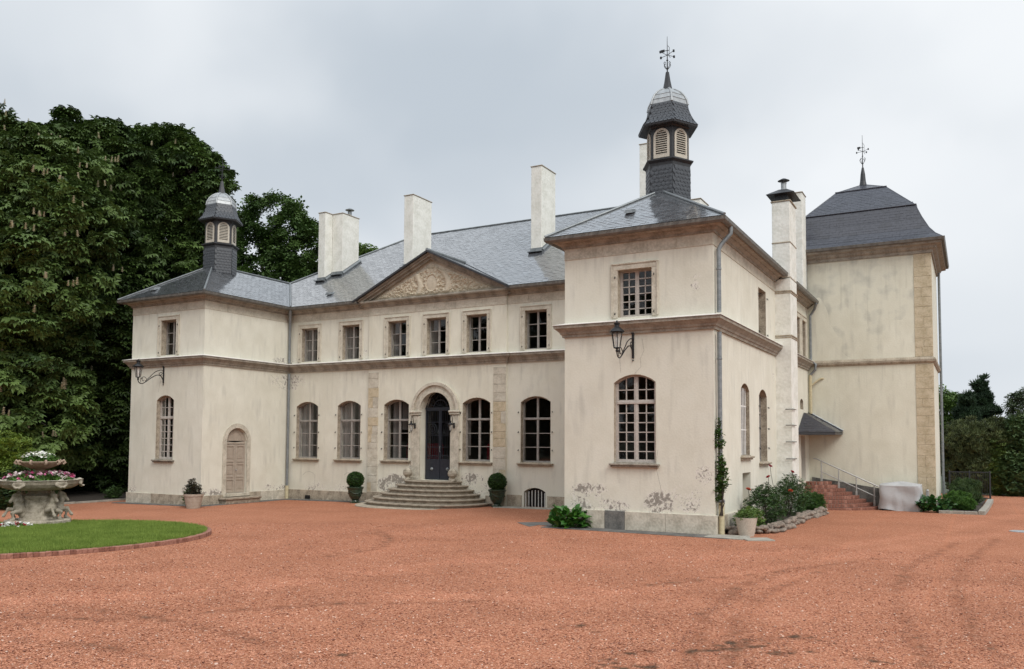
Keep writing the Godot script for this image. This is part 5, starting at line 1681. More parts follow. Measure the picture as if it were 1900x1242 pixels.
func bedding(called, label, at, r0, r1, h, cols, nb, nl):
	var T = thing(called, label, "flowers", at, 0.0, "")
	var xs = []; var cs = []
	for k in nl:
		var a = rr(0, TAU); var r = sqrt(lerp(r0 * r0, r1 * r1, rng.randf())); var y = h * (.2 + .7 * rng.randf()) * (1.05 - pow(r / (r1 * 1.05), 4.0))
		xs.append(Transform3D(Basis.from_euler(Vector3(rr(-.9, .9), rr(0, TAU), rr(-.9, .9))).scaled(Vector3.ONE * rr(.05, .09)), Vector3(cos(a) * r, y, sin(a) * r)))
		cs.append(Color(.04, .10, .02).lerp(Color(.10, .19, .04), rng.randf()))
	spread("foliage", leaf_mesh, xs, T, cs)
	xs = []; cs = []
	for k in nb:
		var a = rr(0, TAU); var r = sqrt(lerp(r0 * r0, r1 * r1, rng.randf()))
		var c = cols[int(fposmod(a * 3.0, TAU) / TAU * cols.size()) % cols.size()]
		for j in 5:
			xs.append(Transform3D(Basis.from_euler(Vector3(rr(-.8, .8), rr(0, TAU), rr(-.8, .8))).scaled(Vector3.ONE * rr(.028, .045)), Vector3(cos(a) * r + rr(-.03, .03), h * rr(.75, 1.15) * (1.05 - .4 * pow(r / r1, 4.0)), sin(a) * r + rr(-.03, .03))))
			cs.append(c * rr(.85, 1.05))
	spread("blossoms", petal_mesh, xs, T, cs)

# ---------------------------------------------------------------- pots, lawn, small things
func urn(at, label):
	var U = thing("boxwood_urn", label, "planter", at, 0.0, "boxwood balls in dark glazed urns by the front steps")
	var g = Geo.new()
	g.lathe(Vector3.ZERO, [[.0, 0], [.2, 0], [.2, .03], [.13, .06], [.11, .1], [.17, .16], [.23, .26], [.26, .38], [.275, .5], [.3, .54], [.315, .57], [.315, .6], [.27, .61], [.25, .56], [0, .55]], 28)
	build("urn", g, M.glaze, U)
	var s = Geo.new()
	for k in 4:
		var a0 = TAU * k / 4
		var p = []
		for j in 9:
			var a = a0 + TAU / 4 * j / 8
			p.append(Vector3(cos(a) * .268, .44 - .09 * sin(PI * j / 8.0), sin(a) * .268))
		s.tube(p, .016, 5)
	build("garland", s, M.glaze, U)
	var b = Geo.new()
	b.lathe(Vector3(0, .86, 0), [[0, -.26], [.18, -.22], [.27, -.1], [.29, 0], [.27, .1], [.18, .21], [0, .26]], 16)
	b.col = Color(.012, .024, .008)
	for i in b.c.size(): b.c[i] = Color(.012, .024, .008)
	var B = build("boxwood_ball", b, M.leaf, U)
	var xs = []; var cs = []
	for k in 2600:
		var d = Vector3(rng.randfn(), rng.randfn(), rng.randfn()).normalized()
		xs.append(Transform3D(Basis.from_euler(Vector3(rr(-1, 1), rr(0, TAU), rr(-1, 1))).scaled(Vector3.ONE * rr(.022, .036)), Vector3(0, .86, 0) + d * rr(.27, .325) * Vector3(1.02, .96, 1.02)))
		cs.append(Color(.018, .045, .010).lerp(Color(.05, .11, .02), pow(rng.randf(), 1.6)))
	spread("leaves", leaf_mesh, xs, B, cs)
	return U
func pot(called, at, r, h, mt, label, rim):
	var P = thing(called, label, "flower pot", at)
	var g = Geo.new()
	var pr = [[0, 0], [r * .68, 0], [r * .74, h * .2], [r * .9, h * .7]]
	if rim: pr.append_array([[r * .92, h * .84], [r, h * .85], [r * 1.02, h], [r * .92, h], [r * .88, h * .9], [0, h * .88]])
	else: pr.append_array([[r, h], [r * .93, h], [r * .88, h * .88], [0, h * .86]])
	g.lathe(Vector3.ZERO, pr, 28, (func(a, i): return 1.0 + (.018 * cos(a * 22.0) if i > 0 and i < 4 else 0.0)) if not rim else null)
	build("pot", g, mt, P)
	var s = Geo.new()
	s.lathe(Vector3(0, h * .9, 0), [[0, .02], [r * .87, 0]], 16)
	build("earth", s, M.soil, P)
	return P
# a bush of leaves: lobes are [offset, radii]
func bush(called, label, at, lobes, mesh, size, count, c0, c1, cat = "shrub", group = "", core = .72, stems = true):
	var B = thing(called, label, cat, at, 0.0, group)
	if stems:
		var s = Geo.new()
		for k in 5:
			var l = lobes[k % lobes.size()]
			s.tube([Vector3(rr(-.04, .04), -.05, rr(-.04, .04)), Vector3(l[0].x * .4 + rr(-.1, .1), l[0].y * .5, l[0].z * .4 + rr(-.1, .1)), l[0] + Vector3(rr(-.3, .3) * l[1].x, l[1].y * .5, rr(-.3, .3) * l[1].z)], [.02, .012, .005], 5)
		build("stems", s, M.bark, B)
	var xs = []; var cs = []
	var tot = 0.0
	for l in lobes: tot += l[1].x * l[1].y
	for l in lobes:
		for k in int(count * l[1].x * l[1].y / tot):
			var d = Vector3(rng.randfn(), rng.randfn(), rng.randfn()).normalized()
			var q = pow(rng.randf(), .4)
			var lump = 1.0 + .14 * sin(d.x * 7.0 + l[0].x * 5.0) * sin(d.y * 6.0 + 1.0) + .1 * sin(d.z * 9.0)
			var p = l[0] + d * l[1] * lerp(core, 1.05, q) * lump
			if p.y < .02: p.y = rr(.02, .12)
			xs.append(Transform3D(Basis.from_euler(Vector3(rr(-1, .6), atan2(d.x, d.z) + rr(-.9, .9), rr(-.7, .7))).scaled(Vector3.ONE * size * rr(.6, 1.25)), p))
			cs.append(c0.lerp(c1, clamp(pow(rng.randf(), 1.3), 0, 1)))
	spread("foliage", mesh, xs, B, cs)
	return B

func lawn():
	var c = Vector2(-13.0, 8.98)
	var g = Geo.new()
	var n = 72
	var y = func(p, l): return Vector3(p.x, gy(p.x, p.y) + l, p.y)
	for k in n:
		var a = c + Vector2.from_angle(TAU * k / n) * 3.86; var b = c + Vector2.from_angle(TAU * (k + 1) / n) * 3.86
		var m0 = c + Vector2.from_angle(TAU * k / n) * 1.9; var m1 = c + Vector2.from_angle(TAU * (k + 1) / n) * 1.9
		g.tri(y.call(c, .1), y.call(m1, .08), y.call(m0, .08))
		g.quad(y.call(m0, .08), y.call(m1, .08), y.call(b, .06), y.call(a, .06))
	struct("lawn_bed", g, M.soil)
	var blade = Geo.new()
	for k in 9:
		var a = TAU * k / 9 + .3 * (k % 3)
		var d = Vector3(cos(a), 0, sin(a)); var w = Vector3(-d.z, 0, d.x) * .0035
		var o = d * .012 * (k % 3)
		blade.tri(o - w, o + w, o + d * .02 + Vector3(0, .045 + .012 * (k % 4), 0))
	var bm = blade.mesh(M.grass)
	var xs = []; var cs = []
	var lawn_noise := FastNoiseLite.new()
	lawn_noise.seed = 15; lawn_noise.frequency = 1.1
	for k in 46000:
		var p = c + Vector2.from_angle(rr(0, TAU)) * 3.9 * sqrt(rng.randf())
		xs.append(Transform3D(Basis(UP, rr(0, TAU)).scaled(Vector3(1.4, rr(.6, 1.35), 1.4)), Vector3(p.x, gy(p.x, p.y) + .06 + .03 * clamp(1.0 - (p - c).length() / 3.9, 0, 1), p.y)))
		var patch = clamp(.5 + .9 * lawn_noise.get_noise_2d(p.x, p.y), 0.0, 1.0)
		cs.append(Color(.10, .165, .022).lerp(Color(.24, .325, .065), clamp(rng.randf() * .5 + patch * .5, 0, 1)))
	var L = spread(numbered("lawn"), bm, xs, self, cs)
	tag(L, "round mown lawn of short green grass under the fountain", "lawn", "", "stuff")
	var E = thing("lawn_edging", "ring of small red bricks edging the round lawn", "edging")
	var bm1 = []
	for k in 3:
		var q = Geo.new()
		q.box(Vector3.ZERO, Vector3(.098, .14, .13), .008)
		bm1.append(q.mesh([M.brick, M.brick_pale, M.brick_pale][k]))
	var cnt = 0
	for k in 250:
		var a = TAU * k / 250.0
		var p = c + Vector2.from_angle(a) * 3.95
		put("brick", bm1[rng.randi() % 3], E, Transform3D(Basis(UP, -a + PI / 2), Vector3(p.x, gy(p.x, p.y) + .015 + rr(-.004, .004), p.y)))

func brick_steps():
	var S = thing("brick_steps", "quarter round red brick steps rising to the side door under the canopy", "steps", Vector3(0, 0, TZ))
	var unit = []
	for k in 4:
		var g = Geo.new()
		g.box(Vector3.ZERO, Vector3(.108, .118, .24), .007)
		unit.append(g.mesh([M.brick, M.brick, M.brick_pale, M.brick][k]))
	var mortar = Geo.new()
	for k in 8:
		var r = 2.45 - k * .235
		var y = .02 + (k + 1) * .12
		var n = int(r * PI / 2 / .116)
		for i in n:
			var a = (i + .5) / n * PI / 2
			put("brick", unit[rng.randi() % 4], S, Transform3D(Basis(UP, a), Vector3(sin(a) * (r - .12), y - .059 + rr(-.003, .003), cos(a) * (r - .12))))
		for i in 16:
			var a = PI / 2 * i / 16; var b = PI / 2 * (i + 1) / 16
			var P = func(t, yy): return Vector3(sin(t) * (r - .012), yy, cos(t) * (r - .012))
			mortar.quad(P.call(a, -.2), P.call(b, -.2), P.call(b, y - .012), P.call(a, y - .012))
			mortar.tri(Vector3(.0, y - .012, 0.0), P.call(a, y - .012), P.call(b, y - .012))
	build("mortar_bed", mortar, M.slab, S)
	var H = thing("handrail", "pale grey tubular handrail beside the brick steps", "handrail", Vector3(0, 0, TZ + .2))
	var top = Geo.new()
	top.tube([Vector3(.18, 1.82, 0), Vector3(.3, 1.8, 0), Vector3(2.35, .86, 0), Vector3(2.5, .8, 0), Vector3(2.55, .68, 0)], .024, 8)
	build("top_rail", top, M.rail, H)
	var mid = Geo.new()
	mid.tube([Vector3(.4, 1.36, 0), Vector3(2.3, .48, 0)], .016, 8)
	build("middle_rail", mid, M.rail, H)
	for k in 4:
		var x = .46 + k * .6
		var yb = max(.05, 1.0 - k * .3)
		var p = Geo.new()
		p.tube([Vector3(x, yb - .12, 0), Vector3(x, 1.745 - (x - .4) * .46, 0)], .024, 8)
		p.box(Vector3(x, yb + .1, 0), Vector3(.07, .28, .05), .008)
		build("post", p, M.rail, H)
	var d = Geo.new()
	d.hexa([Vector3(.1, .0, .06), Vector3(2.75, .0, .06), Vector3(2.75, .0, 0), Vector3(.1, .0, 0), Vector3(.1, 1.12, .06), Vector3(2.75, .72, .06), Vector3(2.75, .72, 0), Vector3(.1, 1.12, 0)])
	build("dado", d, M.stone_dark, chateau, T3(0, 0, TZ + .004))

func barbecue_cover():
	var C = thing("covered_barbecue", "box shaped object under a draped light grey tarpaulin against the tower", "tarpaulin", Vector3(3.15, gy(3, -12), -12.55), -.06)
	var g = Geo.new()
	var f := FastNoiseLite.new()
	f.seed = 9; f.frequency = 2.2
	var n = 96; var rows = 14
	var P = func(i, j):
		var a = TAU * i / n
		var t = float(j) / rows
		var c = cos(a); var s = sin(a)
		var e = 1.0 / pow(pow(abs(c), 7.0) + pow(abs(s), 7.0), 1.0 / 7.0)
		var fold = .034 * pow(t, .8) * sin(a * 7.0 + 2.0 * sin(a * 2.0) + t * 1.2) + .01 * t * sin(a * 15.0 + t * 2.0) + .02 * f.get_noise_2d(c * .6, t * .5 + s * .6)
		var swag = .022 * sin(PI * t) * sin(a * 3.0 + t * 5.0)
		var q = 1.0 + .04 * t
		return Vector3(c * e * (.66 * q + fold + swag), .90 * (1.0 - t) + .05 * sin(a * 3.0 + 1.0) * t * t - .04 * (1.0 - t) * s, s * e * (.36 * q + fold + swag))
	for j in rows:
		for i in n:
			g.quad(P.call(i, j), P.call(i, j + 1), P.call(i + 1, j + 1), P.call(i + 1, j))
	for i in n:
		var a = P.call(i, 0); var b = P.call(i + 1, 0)
		var am = a * Vector3(.6, 1, .6) + Vector3(0, .05 + .02 * sin(i * TAU * 3 / n), 0); var bm = b * Vector3(.6, 1, .6) + Vector3(0, .05 + .02 * sin((i + 1) * TAU * 3 / n), 0)
		g.quad(a, b, bm, am)
		g.tri(am, bm, Vector3(-.05, .99, 0))
	build("tarpaulin", g, M.cover, C)
	var w = Geo.new()
	for x in [-.55, .55]:
		for z in [-.25, .25]: w.box(Vector3(x, .03, z), Vector3(.08, .1, .08), .01)
	build("foot", w, M.paint_dark, C)
	var p = Geo.new()
	p.box(Vector3(0, .33, 0), Vector3(.1, .72, .07), .015)
	p.lathe(Vector3(0, .68, 0), [[.05, 0], [.055, .04], [.03, .07], [0, .08]], 10)
	tag(build(numbered("cable_post"), p, M.rail, self, T3(3.98, gy(4, -12.6), TZ + .16)), "slim pale grey service post standing before the tower corner stones", "post")
	var c = Geo.new()
	c.lathe(Vector3.ZERO, [[.24, -.02], [.24, .012], [.2, .02], [0, .02]], 18)
	for k in 5: c.box(Vector3(-.12 + k * .06, .022, 0), Vector3(.02, .006, .28))
	var dp = ground_at(1893, 987)
	tag(build(numbered("drain_cover"), c, M.zinc_bright, self, Transform3D(Basis(), dp)), "round grey metal drain cover in the red gravel", "drain cover")

func flower_bed():
	# rough stones holding the rose bed along the pavilion flank
	var R = thing("rock_edging", "low dry edging of rough brown stones in front of the roses", "edging")
	var shapes = []
	for k in 5:
		var b = []
		for j in 4:
			var d = Vector3(rr(-1, 1), rr(-.5, .5), rr(-.8, .8)) * .05
			b.append([d, d + Vector3(rr(-.03, .03), 0, rr(-.03, .03)), rr(.05, .075), rr(.045, .07)])
		shapes.append(sculpt(b, .022, .02).mesh(M.rock))
	var path = [V2(.22, -.42), V2(.42, -.72), V2(.95, -1.05), V2(1.2, -1.9), V2(1.15, -3.2), V2(1.1, -4.6), V2(1.15, -6.0), V2(1.25, -7.4), V2(1.2, -8.6), V2(.7, -9.2)]
	var t = 0.0
	for k in path.size() - 1:
		var L = path[k].distance_to(path[k + 1])
		var m = int(L / .13)
		for i in m:
			var p = path[k].lerp(path[k + 1], (i + rr(.2, .8)) / m)
			for lay in 2:
				if lay == 1 and rng.randf() < .25: continue
				var s = rr(.75, 1.35)
				put("stone", shapes[rng.randi() % 5], R, Transform3D(Basis.from_euler(Vector3(rr(-.4, .4), rr(0, TAU), rr(-.4, .4))).scaled(Vector3(s * rr(.7, 1.45), s * rr(.5, .95), s * rr(.7, 1.3))), Vector3(p.x + rr(-.05, .05) - lay * .05, gy(p.x, p.y) + .04 + lay * .1, p.y + rr(-.05, .05))))
	var g = Geo.new()
	for k in path.size() - 1:
		var a = path[k]; var b = path[k + 1]
		g.quad(Vector3(.02, gy(0, a.y) + .1, a.y), Vector3(a.x, gy(0, a.y) + .1, a.y), Vector3(b.x, gy(0, b.y) + .1, b.y), Vector3(.02, gy(0, b.y) + .1, b.y))
	struct("bed_soil", g, M.soil)
	var dg = Color(.018, .042, .012); var lg = Color(.055, .11, .03)
	var rose_bush = func(label, at, lobes, n, blooms):
		var B = bush("rose_bush", label, at, lobes, leaf_mesh, .05, n, dg, lg, "rose bush", "", .35)
		for q in blooms:
			var b = Geo.new()
			for ring in 3:
				for k in 6:
					var a = TAU * k / 6 + ring * .5
					var d = Vector3(cos(a), 0, sin(a)); var s = Vector3(-d.z, 0, d.x)
					var r = .015 + ring * .016
					b.quad(d * r * .5 - s * .02, d * r * .5 + s * .02, d * (r + .02) + s * .024 + Vector3(0, .045 - ring * .012, 0), d * (r + .02) - s * .024 + Vector3(0, .045 - ring * .012, 0))
			b.c.fill(q[1])
			build("bloom", b, M.petal, B, Transform3D(Basis.from_euler(Vector3(.5, rr(0, 6), 0)).scaled(Vector3.ONE * 1.05), q[0]))
			var st = Geo.new()
			st.tube([q[0], q[0] + Vector3(rr(-.05, .05), -.25, -.1), q[0] + Vector3(rr(-.1, .1), -.55, -.2)], .006, 4)
			build("stalk", st, M.bark, B)
	var red = Color(.36, .012, .02); var rust = Color(.38, .07, .03)
	rose_bush.call("rose bush with one tall crimson bloom against the pavilion flank", Vector3(.6, gy(.6, -2.6), -2.6), [[Vector3(0, .5, 0), Vector3(.5, .45, .75)], [Vector3(-.1, .8, -.5), Vector3(.35, .3, .5)]], 1900, [[Vector3(.15, 1.32, .2), red], [Vector3(-.3, 1.0, .5), rust], [Vector3(.1, .3, .8), Color(.7, .6, .6)]])
	rose_bush.call("taller dark rose bush with rust red blooms before the chimney stack", Vector3(.62, gy(.6, -5.6), -5.6), [[Vector3(0, .55, 0), Vector3(.5, .5, 1.1)], [Vector3(.1, .95, .1), Vector3(.3, .35, .8)], [Vector3(0, .6, -1.4), Vector3(.45, .45, .8)]], 2300, [[Vector3(.25, .85, .9), rust], [Vector3(-.2, 1.55, 1.4), Color(.45, .1, .14)], [Vector3(.1, 1.35, -.2), red]])
	bush("low_shrub", "rounded fine leaved green shrub at the foot of the brick steps", Vector3(.8, gy(1, -8.5), -8.5), [[Vector3(0, .3, 0), Vector3(.4, .32, .45)], [Vector3(-.35, .28, .35), Vector3(.36, .3, .4)]], needle_mesh, .09, 2600, Color(.03, .075, .015), Color(.085, .17, .035), "shrub", "", .5)
	bush("low_shrub", "yellow green leafy plant rising behind the ribbed pot", Vector3(.5, gy(.5, -1.2), -1.25), [[Vector3(0, .3, 0), Vector3(.36, .3, .4)]], leaf_mesh, .055, 700, Color(.05, .1, .02), Color(.16, .24, .05), "shrub", "", .4)
	pot("ribbed_pot", Vector3(.66, gy(.66, -.3), -.34), .26, .44, M.pot, "tapered pale ribbed stone pot at the pavilion corner", false)
	var F = pot("rimmed_pot", Vector3(-18.2, gy(-18.2, 0), -.05), .33, .5, M.pot_clay, "wide rimmed clay pot with a dark leaved plant beside the left pavilion", true)
	bush("potted_plant", "dark reddish leaved plant growing in the wide clay pot", Vector3(-18.2, gy(-18.2, 0) + .42, -.05), [[Vector3(0, .22, 0), Vector3(.3, .22, .3)], [Vector3(-.1, .42, 0), Vector3(.16, .18, .16)]], leaf_mesh, .06, 420, Color(.02, .02, .014), Color(.06, .055, .03), "plant", "", .3)
	bush("potted_plant", "bright leaved plant growing in the ribbed pale pot", Vector3(.66, gy(.66, -.3) + .34, -.34), [[Vector3(0, .14, 0), Vector3(.24, .14, .24)]], leaf_mesh, .045, 260, Color(.05, .1, .02), Color(.14, .22, .05), "plant", "", .2)
	bush("small_bush", "small upright green bush against the left pavilion plinth", Vector3(-18.85, gy(-19, -.5), -.5), [[Vector3(0, .32, 0), Vector3(.28, .32, .26)]], leaf_mesh, .07, 620, Color(.035, .075, .02), Color(.08, .15, .04), "shrub", "", .4)
	bush("big_leaved_plant", "clump of big glossy green leaves at the right pavilion plinth", Vector3(-3.72, gy(-3.7, .3), .28), [[Vector3(0, .2, 0), Vector3(.45, .26, .34)]], big_leaf, .2, 190, Color(.025, .085, .015), Color(.075, .2, .03), "plant", "", .35, false)
	bush("climbing_plant", "green climber winding up the corner downpipe", Vector3(.13, .7, -.1), [[Vector3(-.05, .5, 0), Vector3(.08, .3, .09)], [Vector3(.04, .85, .0), Vector3(.15, .3, .1)], [Vector3(.0, 1.15, 0), Vector3(.1, .25, .1)], [Vector3(-.05, 1.75, 0), Vector3(.11, .28, .09)], [Vector3(-.03, 2.1, .02), Vector3(.04, .2, .05)]], leaf_mesh, .075, 380, Color(.03, .07, .015), Color(.09, .16, .035), "climber", "", .3)
	bush("small_bush", "young green bush before the dark trees by the kerb", Vector3(-25.3, gy(-25, -2), -2.0), [[Vector3(0, .25, 0), Vector3(.32, .28, .3)]], leaf_mesh, .07, 380, Color(.035, .07, .02), Color(.08, .14, .04), "shrub", "", .3)
	# bed beside the tower
	bush("big_leaved_plant", "dark glossy clump of leaves at the tower corner", Vector3(4.15, gy(4.1, -11.9), -12.3), [[Vector3(0, .2, 0), Vector3(.55, .25, .4)]], big_leaf, .16, 260, Color(.012, .045, .012), Color(.04, .12, .025), "plant", "", .35, false)
	bush("low_shrub", "bright green low shrub beside the tower flank", Vector3(5.0, gy(5, -13), -14.2), [[Vector3(-.1, .3, 0), Vector3(.45, .32, .6)], [Vector3(.15, .22, .7), Vector3(.3, .22, .35)]], needle_mesh, .1, 2200, Color(.035, .09, .015), Color(.09, .19, .03), "shrub", "", .5)
	bush("low_shrub", "loose arching shrub behind the bright one by the fence", Vector3(5.3, gy(5, -17), -17.0), [[Vector3(-.2, .5, 0), Vector3(.55, .5, .8)]], needle_mesh, .12, 1700, Color(.03, .06, .02), Color(.08, .13, .04), "shrub", "", .4)
	var K = thing("bed_kerb", "pale concrete kerb round the planted bed at the tower corner", "kerb")
	block_path(K, V2(4.35, -11.85), V2(5.5, -11.95), .14, M.slab, .1, .5, .8, "kerb_stone", .2)
	block_path(K, V2(5.62, -11.9), V2(6.0, -20.0), .2, M.slab, .14, .9, 1.2, "kerb_stone", .25)
	var s2 = Geo.new()
	s2.quad(Vector3(4.3, .09, -11.9), Vector3(5.5, .09, -11.9), Vector3(5.9, .06, -22), Vector3(4.3, .06, -22))
	struct("bed_soil", s2, M.soil)
	var FN = thing("garden_fence", "dark metal mesh fence behind the shrubs by the tower", "fence", Vector3(4.5, 0, -20.5))
	for k in 3:
		var p = Geo.new()
		p.box(Vector3(k * .75, .6, 0), Vector3(.06, 1.3, .06), .01)
		build("post", p, M.paint_dark, FN)
	var rg = Geo.new()
	for y in [.1, 1.2]: rg.box(Vector3(.75, y, 0), Vector3(1.5, .04, .03))
	build("rail", rg, M.paint_dark, FN)
	var pg = Geo.new()
	for k in 24: pg.tube([Vector3(.03 + k * .0625, .1, 0), Vector3(.03 + k * .0625, 1.2, 0)], .009, 4)
	build("bars", pg, M.paint_dark, FN).set_meta("kind", "stuff")
	# kerb under the left trees
	var K2 = thing("garden_kerb", "thin pale kerb between the gravel and the dark trees", "kerb")
	block_path(K2, V2(-24.6, -3.5), V2(-24.4, 2.2), .1, M.slab, .07, .8, 1.0, "kerb_stone", .16)
	block_path(K2, V2(-24.4, 2.2), V2(-25.6, 9.0), .1, M.slab, .07, .8, 1.0, "kerb_stone", .16)
	var s3 = Geo.new()
	s3.quad(Vector3(-60, -.02, 16), Vector3(-24.5, .0, 16), Vector3(-24.5, .0, -30), Vector3(-60, -.02, -30))
	struct("woodland_soil", s3, M.soil)

func furniture():
	for q in [[Vector3(-13.2, .98, -6.6), .35, "dark red armchair seen through the window left of the front door"], [Vector3(-9.9, .98, -6.6), -.2, "dark red armchair seen through the window right of the front door"]]:
		var A = thing("armchair", q[2], "armchair", q[0], q[1], "red armchairs inside the hall")
		var g = Geo.new()
		g.box(Vector3(0, .3, 0), Vector3(1.5, .35, .8), .05)
		build("seat", g, M.red, A)
		var b = Geo.new()
		b.box(Vector3(0, .75, -.35), Vector3(1.5, 1.15, .2), .06)
		build("backrest", b, M.red, A)
		for s in [-1.0, 1.0]:
			var a = Geo.new()
			a.box(Vector3(s * .7, .48, 0), Vector3(.18, .5, .8), .05)
			build("armrest", a, M.red, A)

# ---------------------------------------------------------------- foliage
var leaf_mesh
var petal_mesh
var needle_mesh
var big_leaf
var palm_mesh
var spray_mesh
func leaf_shapes():
	var lf = func(g, o, d, n, l, w):           # one folded leaf from o along d
		var s = d.cross(n).normalized() * w
		var m = o + d * l * .5
		var t = o + d * l - n * l * .12
		g.tri(o, m + s + n * w * .3, t); g.tri(o, t, m - s + n * w * .3)
	var a = Geo.new()
	for k in 3:
		var t = TAU * k / 3
		lf.call(a, Vector3.ZERO, Vector3(cos(t), .25, sin(t)).normalized(), UP, 1.0, .36)
	leaf_mesh = a.mesh(M.leaf)
	var p = Geo.new()
	for k in 5:
		var t = TAU * k / 5
		lf.call(p, Vector3.ZERO, Vector3(cos(t), .3, sin(t)).normalized(), UP, 1.0, .5)
	petal_mesh = p.mesh(M.petal)
	var nd = Geo.new()
	for k in 7:
		var t = TAU * k / 7
		lf.call(nd, Vector3.ZERO, Vector3(cos(t) * .7, .6 + .1 * (k % 3), sin(t) * .7).normalized(), Vector3(cos(t), -.5, sin(t)).normalized(), 1.0, .09)
	needle_mesh = nd.mesh(M.leaf)
	var b = Geo.new()
	for k in 8:
		var u0 = k / 8.0; var u1 = (k + 1) / 8.0
		var P = func(u, s): return Vector3(s * .42 * sin(PI * pow(u, .8)), .35 * sin(u * 2.2) + .06 * abs(s), u * 1.1)
		b.quad(P.call(u0, -1), P.call(u0, 0), P.call(u1, 0), P.call(u1, -1)); b.quad(P.call(u0, 0), P.call(u0, 1), P.call(u1, 1), P.call(u1, 0))
	big_leaf = b.mesh(M.leaf_glossy)
	# horse chestnut: hands of drooping leaflets
	var c = Geo.new()
	for h in 3:
		var ha = TAU * h / 3 + .4
		var o = Vector3(cos(ha) * .42, -.06 * h, sin(ha) * .42)
		for k in 6:
			var t = TAU * k / 6 + h
			var d = Vector3(cos(t), -.42, sin(t)).normalized()
			lf.call(c, o, d, Vector3(-d.x * d.y, 1.0 - d.y * d.y, -d.z * d.y).normalized(), .55 + .1 * (k % 2), .15)
	palm_mesh = c.mesh(M.leaf)
	var s = Geo.new()
	for k in 12:
		var o = Vector3(sin(k * 2.4) * .5, (k % 4) * .12 - .2, cos(k * 2.4) * .5)
		var t = k * 1.9
		lf.call(s, o, Vector3(cos(t), .1 - .3 * (k % 2), sin(t)).normalized(), Vector3(.2 * sin(t * 2.0), 1, .2).normalized(), .46, .16)
	spray_mesh = s.mesh(M.leaf)

# crown: lobes [centre, radii]; leaves sit in clumps on the lobes, each clump shading the ones below
func tree(called, label, at, trunk_r, fork_y, lobes, mesh, size, clumps, per, clump_r, c0, c1, group = "", spikes = 0, flat = .6, cat = "tree"):
	var T = thing(called, label, cat, at, 0.0, group)
	var g = Geo.new()
	var top = lobes[0][0]
	g.tube([Vector3(0, -.3, 0), Vector3(.05, fork_y * .5, .03), Vector3(0, fork_y, 0), Vector3(top.x * .5, lerp(float(fork_y), float(top.y), .6), top.z * .5), top + Vector3(0, lobes[0][1].y * .6, 0)], [trunk_r * 1.25, trunk_r, trunk_r * .85, trunk_r * .5, trunk_r * .1], 9)
	build("trunk", g, M.bark, T)
	var b = Geo.new()
	for l in lobes:
		var e = l[0] + l[1] * Vector3(rr(-.3, .3), rr(.0, .4), rr(-.3, .3))
		b.tube([Vector3(0, fork_y * rr(.8, 1.0), 0), Vector3(l[0].x * .4, lerp(float(fork_y), float(l[0].y), .45), l[0].z * .4), l[0], e], [trunk_r * .5, trunk_r * .35, trunk_r * .18, trunk_r * .04], 6)
		for k in 5:
			var d = Vector3(rng.randfn(), rng.randfn() * .6, rng.randfn()).normalized()
			b.tube([l[0] + Vector3(0, -l[1].y * .2, 0), l[0] + d * l[1] * .5 + Vector3(0, .15, 0), l[0] + d * l[1] * .95], [trunk_r * .16, trunk_r * .09, trunk_r * .03], 5)
	build("limbs", b, M.bark, T)
	var xs = []; var cs = []
	var tot = 0.0
	for l in lobes: tot += l[1].x * l[1].y + l[1].z * l[1].y
	var tips = []
	for l in lobes:
		var n = int(clumps * (l[1].x * l[1].y + l[1].z * l[1].y) / tot)
		for k in n:
			var yy = 1.0 - 2.0 * (k + .5) / n
			var ph = k * 2.39996 + rr(-.35, .35)
			var q = sqrt(max(0.0, 1.0 - yy * yy))
			var d = Vector3(cos(ph) * q, yy, sin(ph) * q)
			var o = l[0] + d * l[1] * rr(.78, 1.08)
			var deep = false
			for l2 in lobes:
				if l2 != l and ((o - l2[0]) / l2[1]).length() < .72: deep = true
			if deep or o.y < .15: continue
			var r = clump_r * rr(.5, 1.5)
			var tone = rng.randf()
			for j in per:
				var e = Vector3(rng.randfn(), rng.randfn(), rng.randfn()).normalized()
				e = (e + Vector3(d.x * .5, .45, d.z * .5)).normalized()
				var p = o + e * Vector3(r, r * flat, r) * pow(rng.randf(), .35)
				xs.append(Transform3D(Basis.from_euler(Vector3(rr(-.7, .7) + d.z * .35, rr(0, TAU), rr(-.7, .7) - d.x * .35)).scaled(Vector3.ONE * size * rr(.55, 1.35)), p))
				cs.append(c0.lerp(c1, clamp(.55 * tone + .45 * rng.randf(), 0, 1)))
			tips.append([o + Vector3(d.x * r * 1.05, r * flat * .85, d.z * r * 1.05), d])
	spread("crown", mesh, xs, T, cs)
	if spikes > 0:
		var sp = Geo.new()
		for k in 5:
			var y0 = k * .05; var r0 = .055 * (1.0 - k / 5.5)
			for j in 6:
				var a = TAU * j / 6 + k
				var p = Vector3(cos(a) * r0, y0, sin(a) * r0)
				sp.tri(p * Vector3(.2, 1, .2), p + Vector3(-sin(a) * .03, .03, cos(a) * .03), p + Vector3(sin(a) * .03, .035, -cos(a) * .03))
		sp.c.fill(Color(.56, .50, .37))
		var sm = sp.mesh(M.petal)
		var cand = []
		var to = (CAM - at)
		for t in tips:
			if t[1].dot(to.normalized()) > -.15 and t[1].y > -.5: cand.append(t[0])
		for k in min(spikes, cand.size()):
			var p = cand[rng.randi() % cand.size()]
			put("flower_spike", sm, T, Transform3D(Basis.from_euler(Vector3(rr(-.15, .15), rr(0, 6), rr(-.15, .15))).scaled(Vector3.ONE * rr(.8, 1.25)), p + Vector3(rr(-.25, .25), rr(-.05, .05), rr(-.25, .25))))
	return T

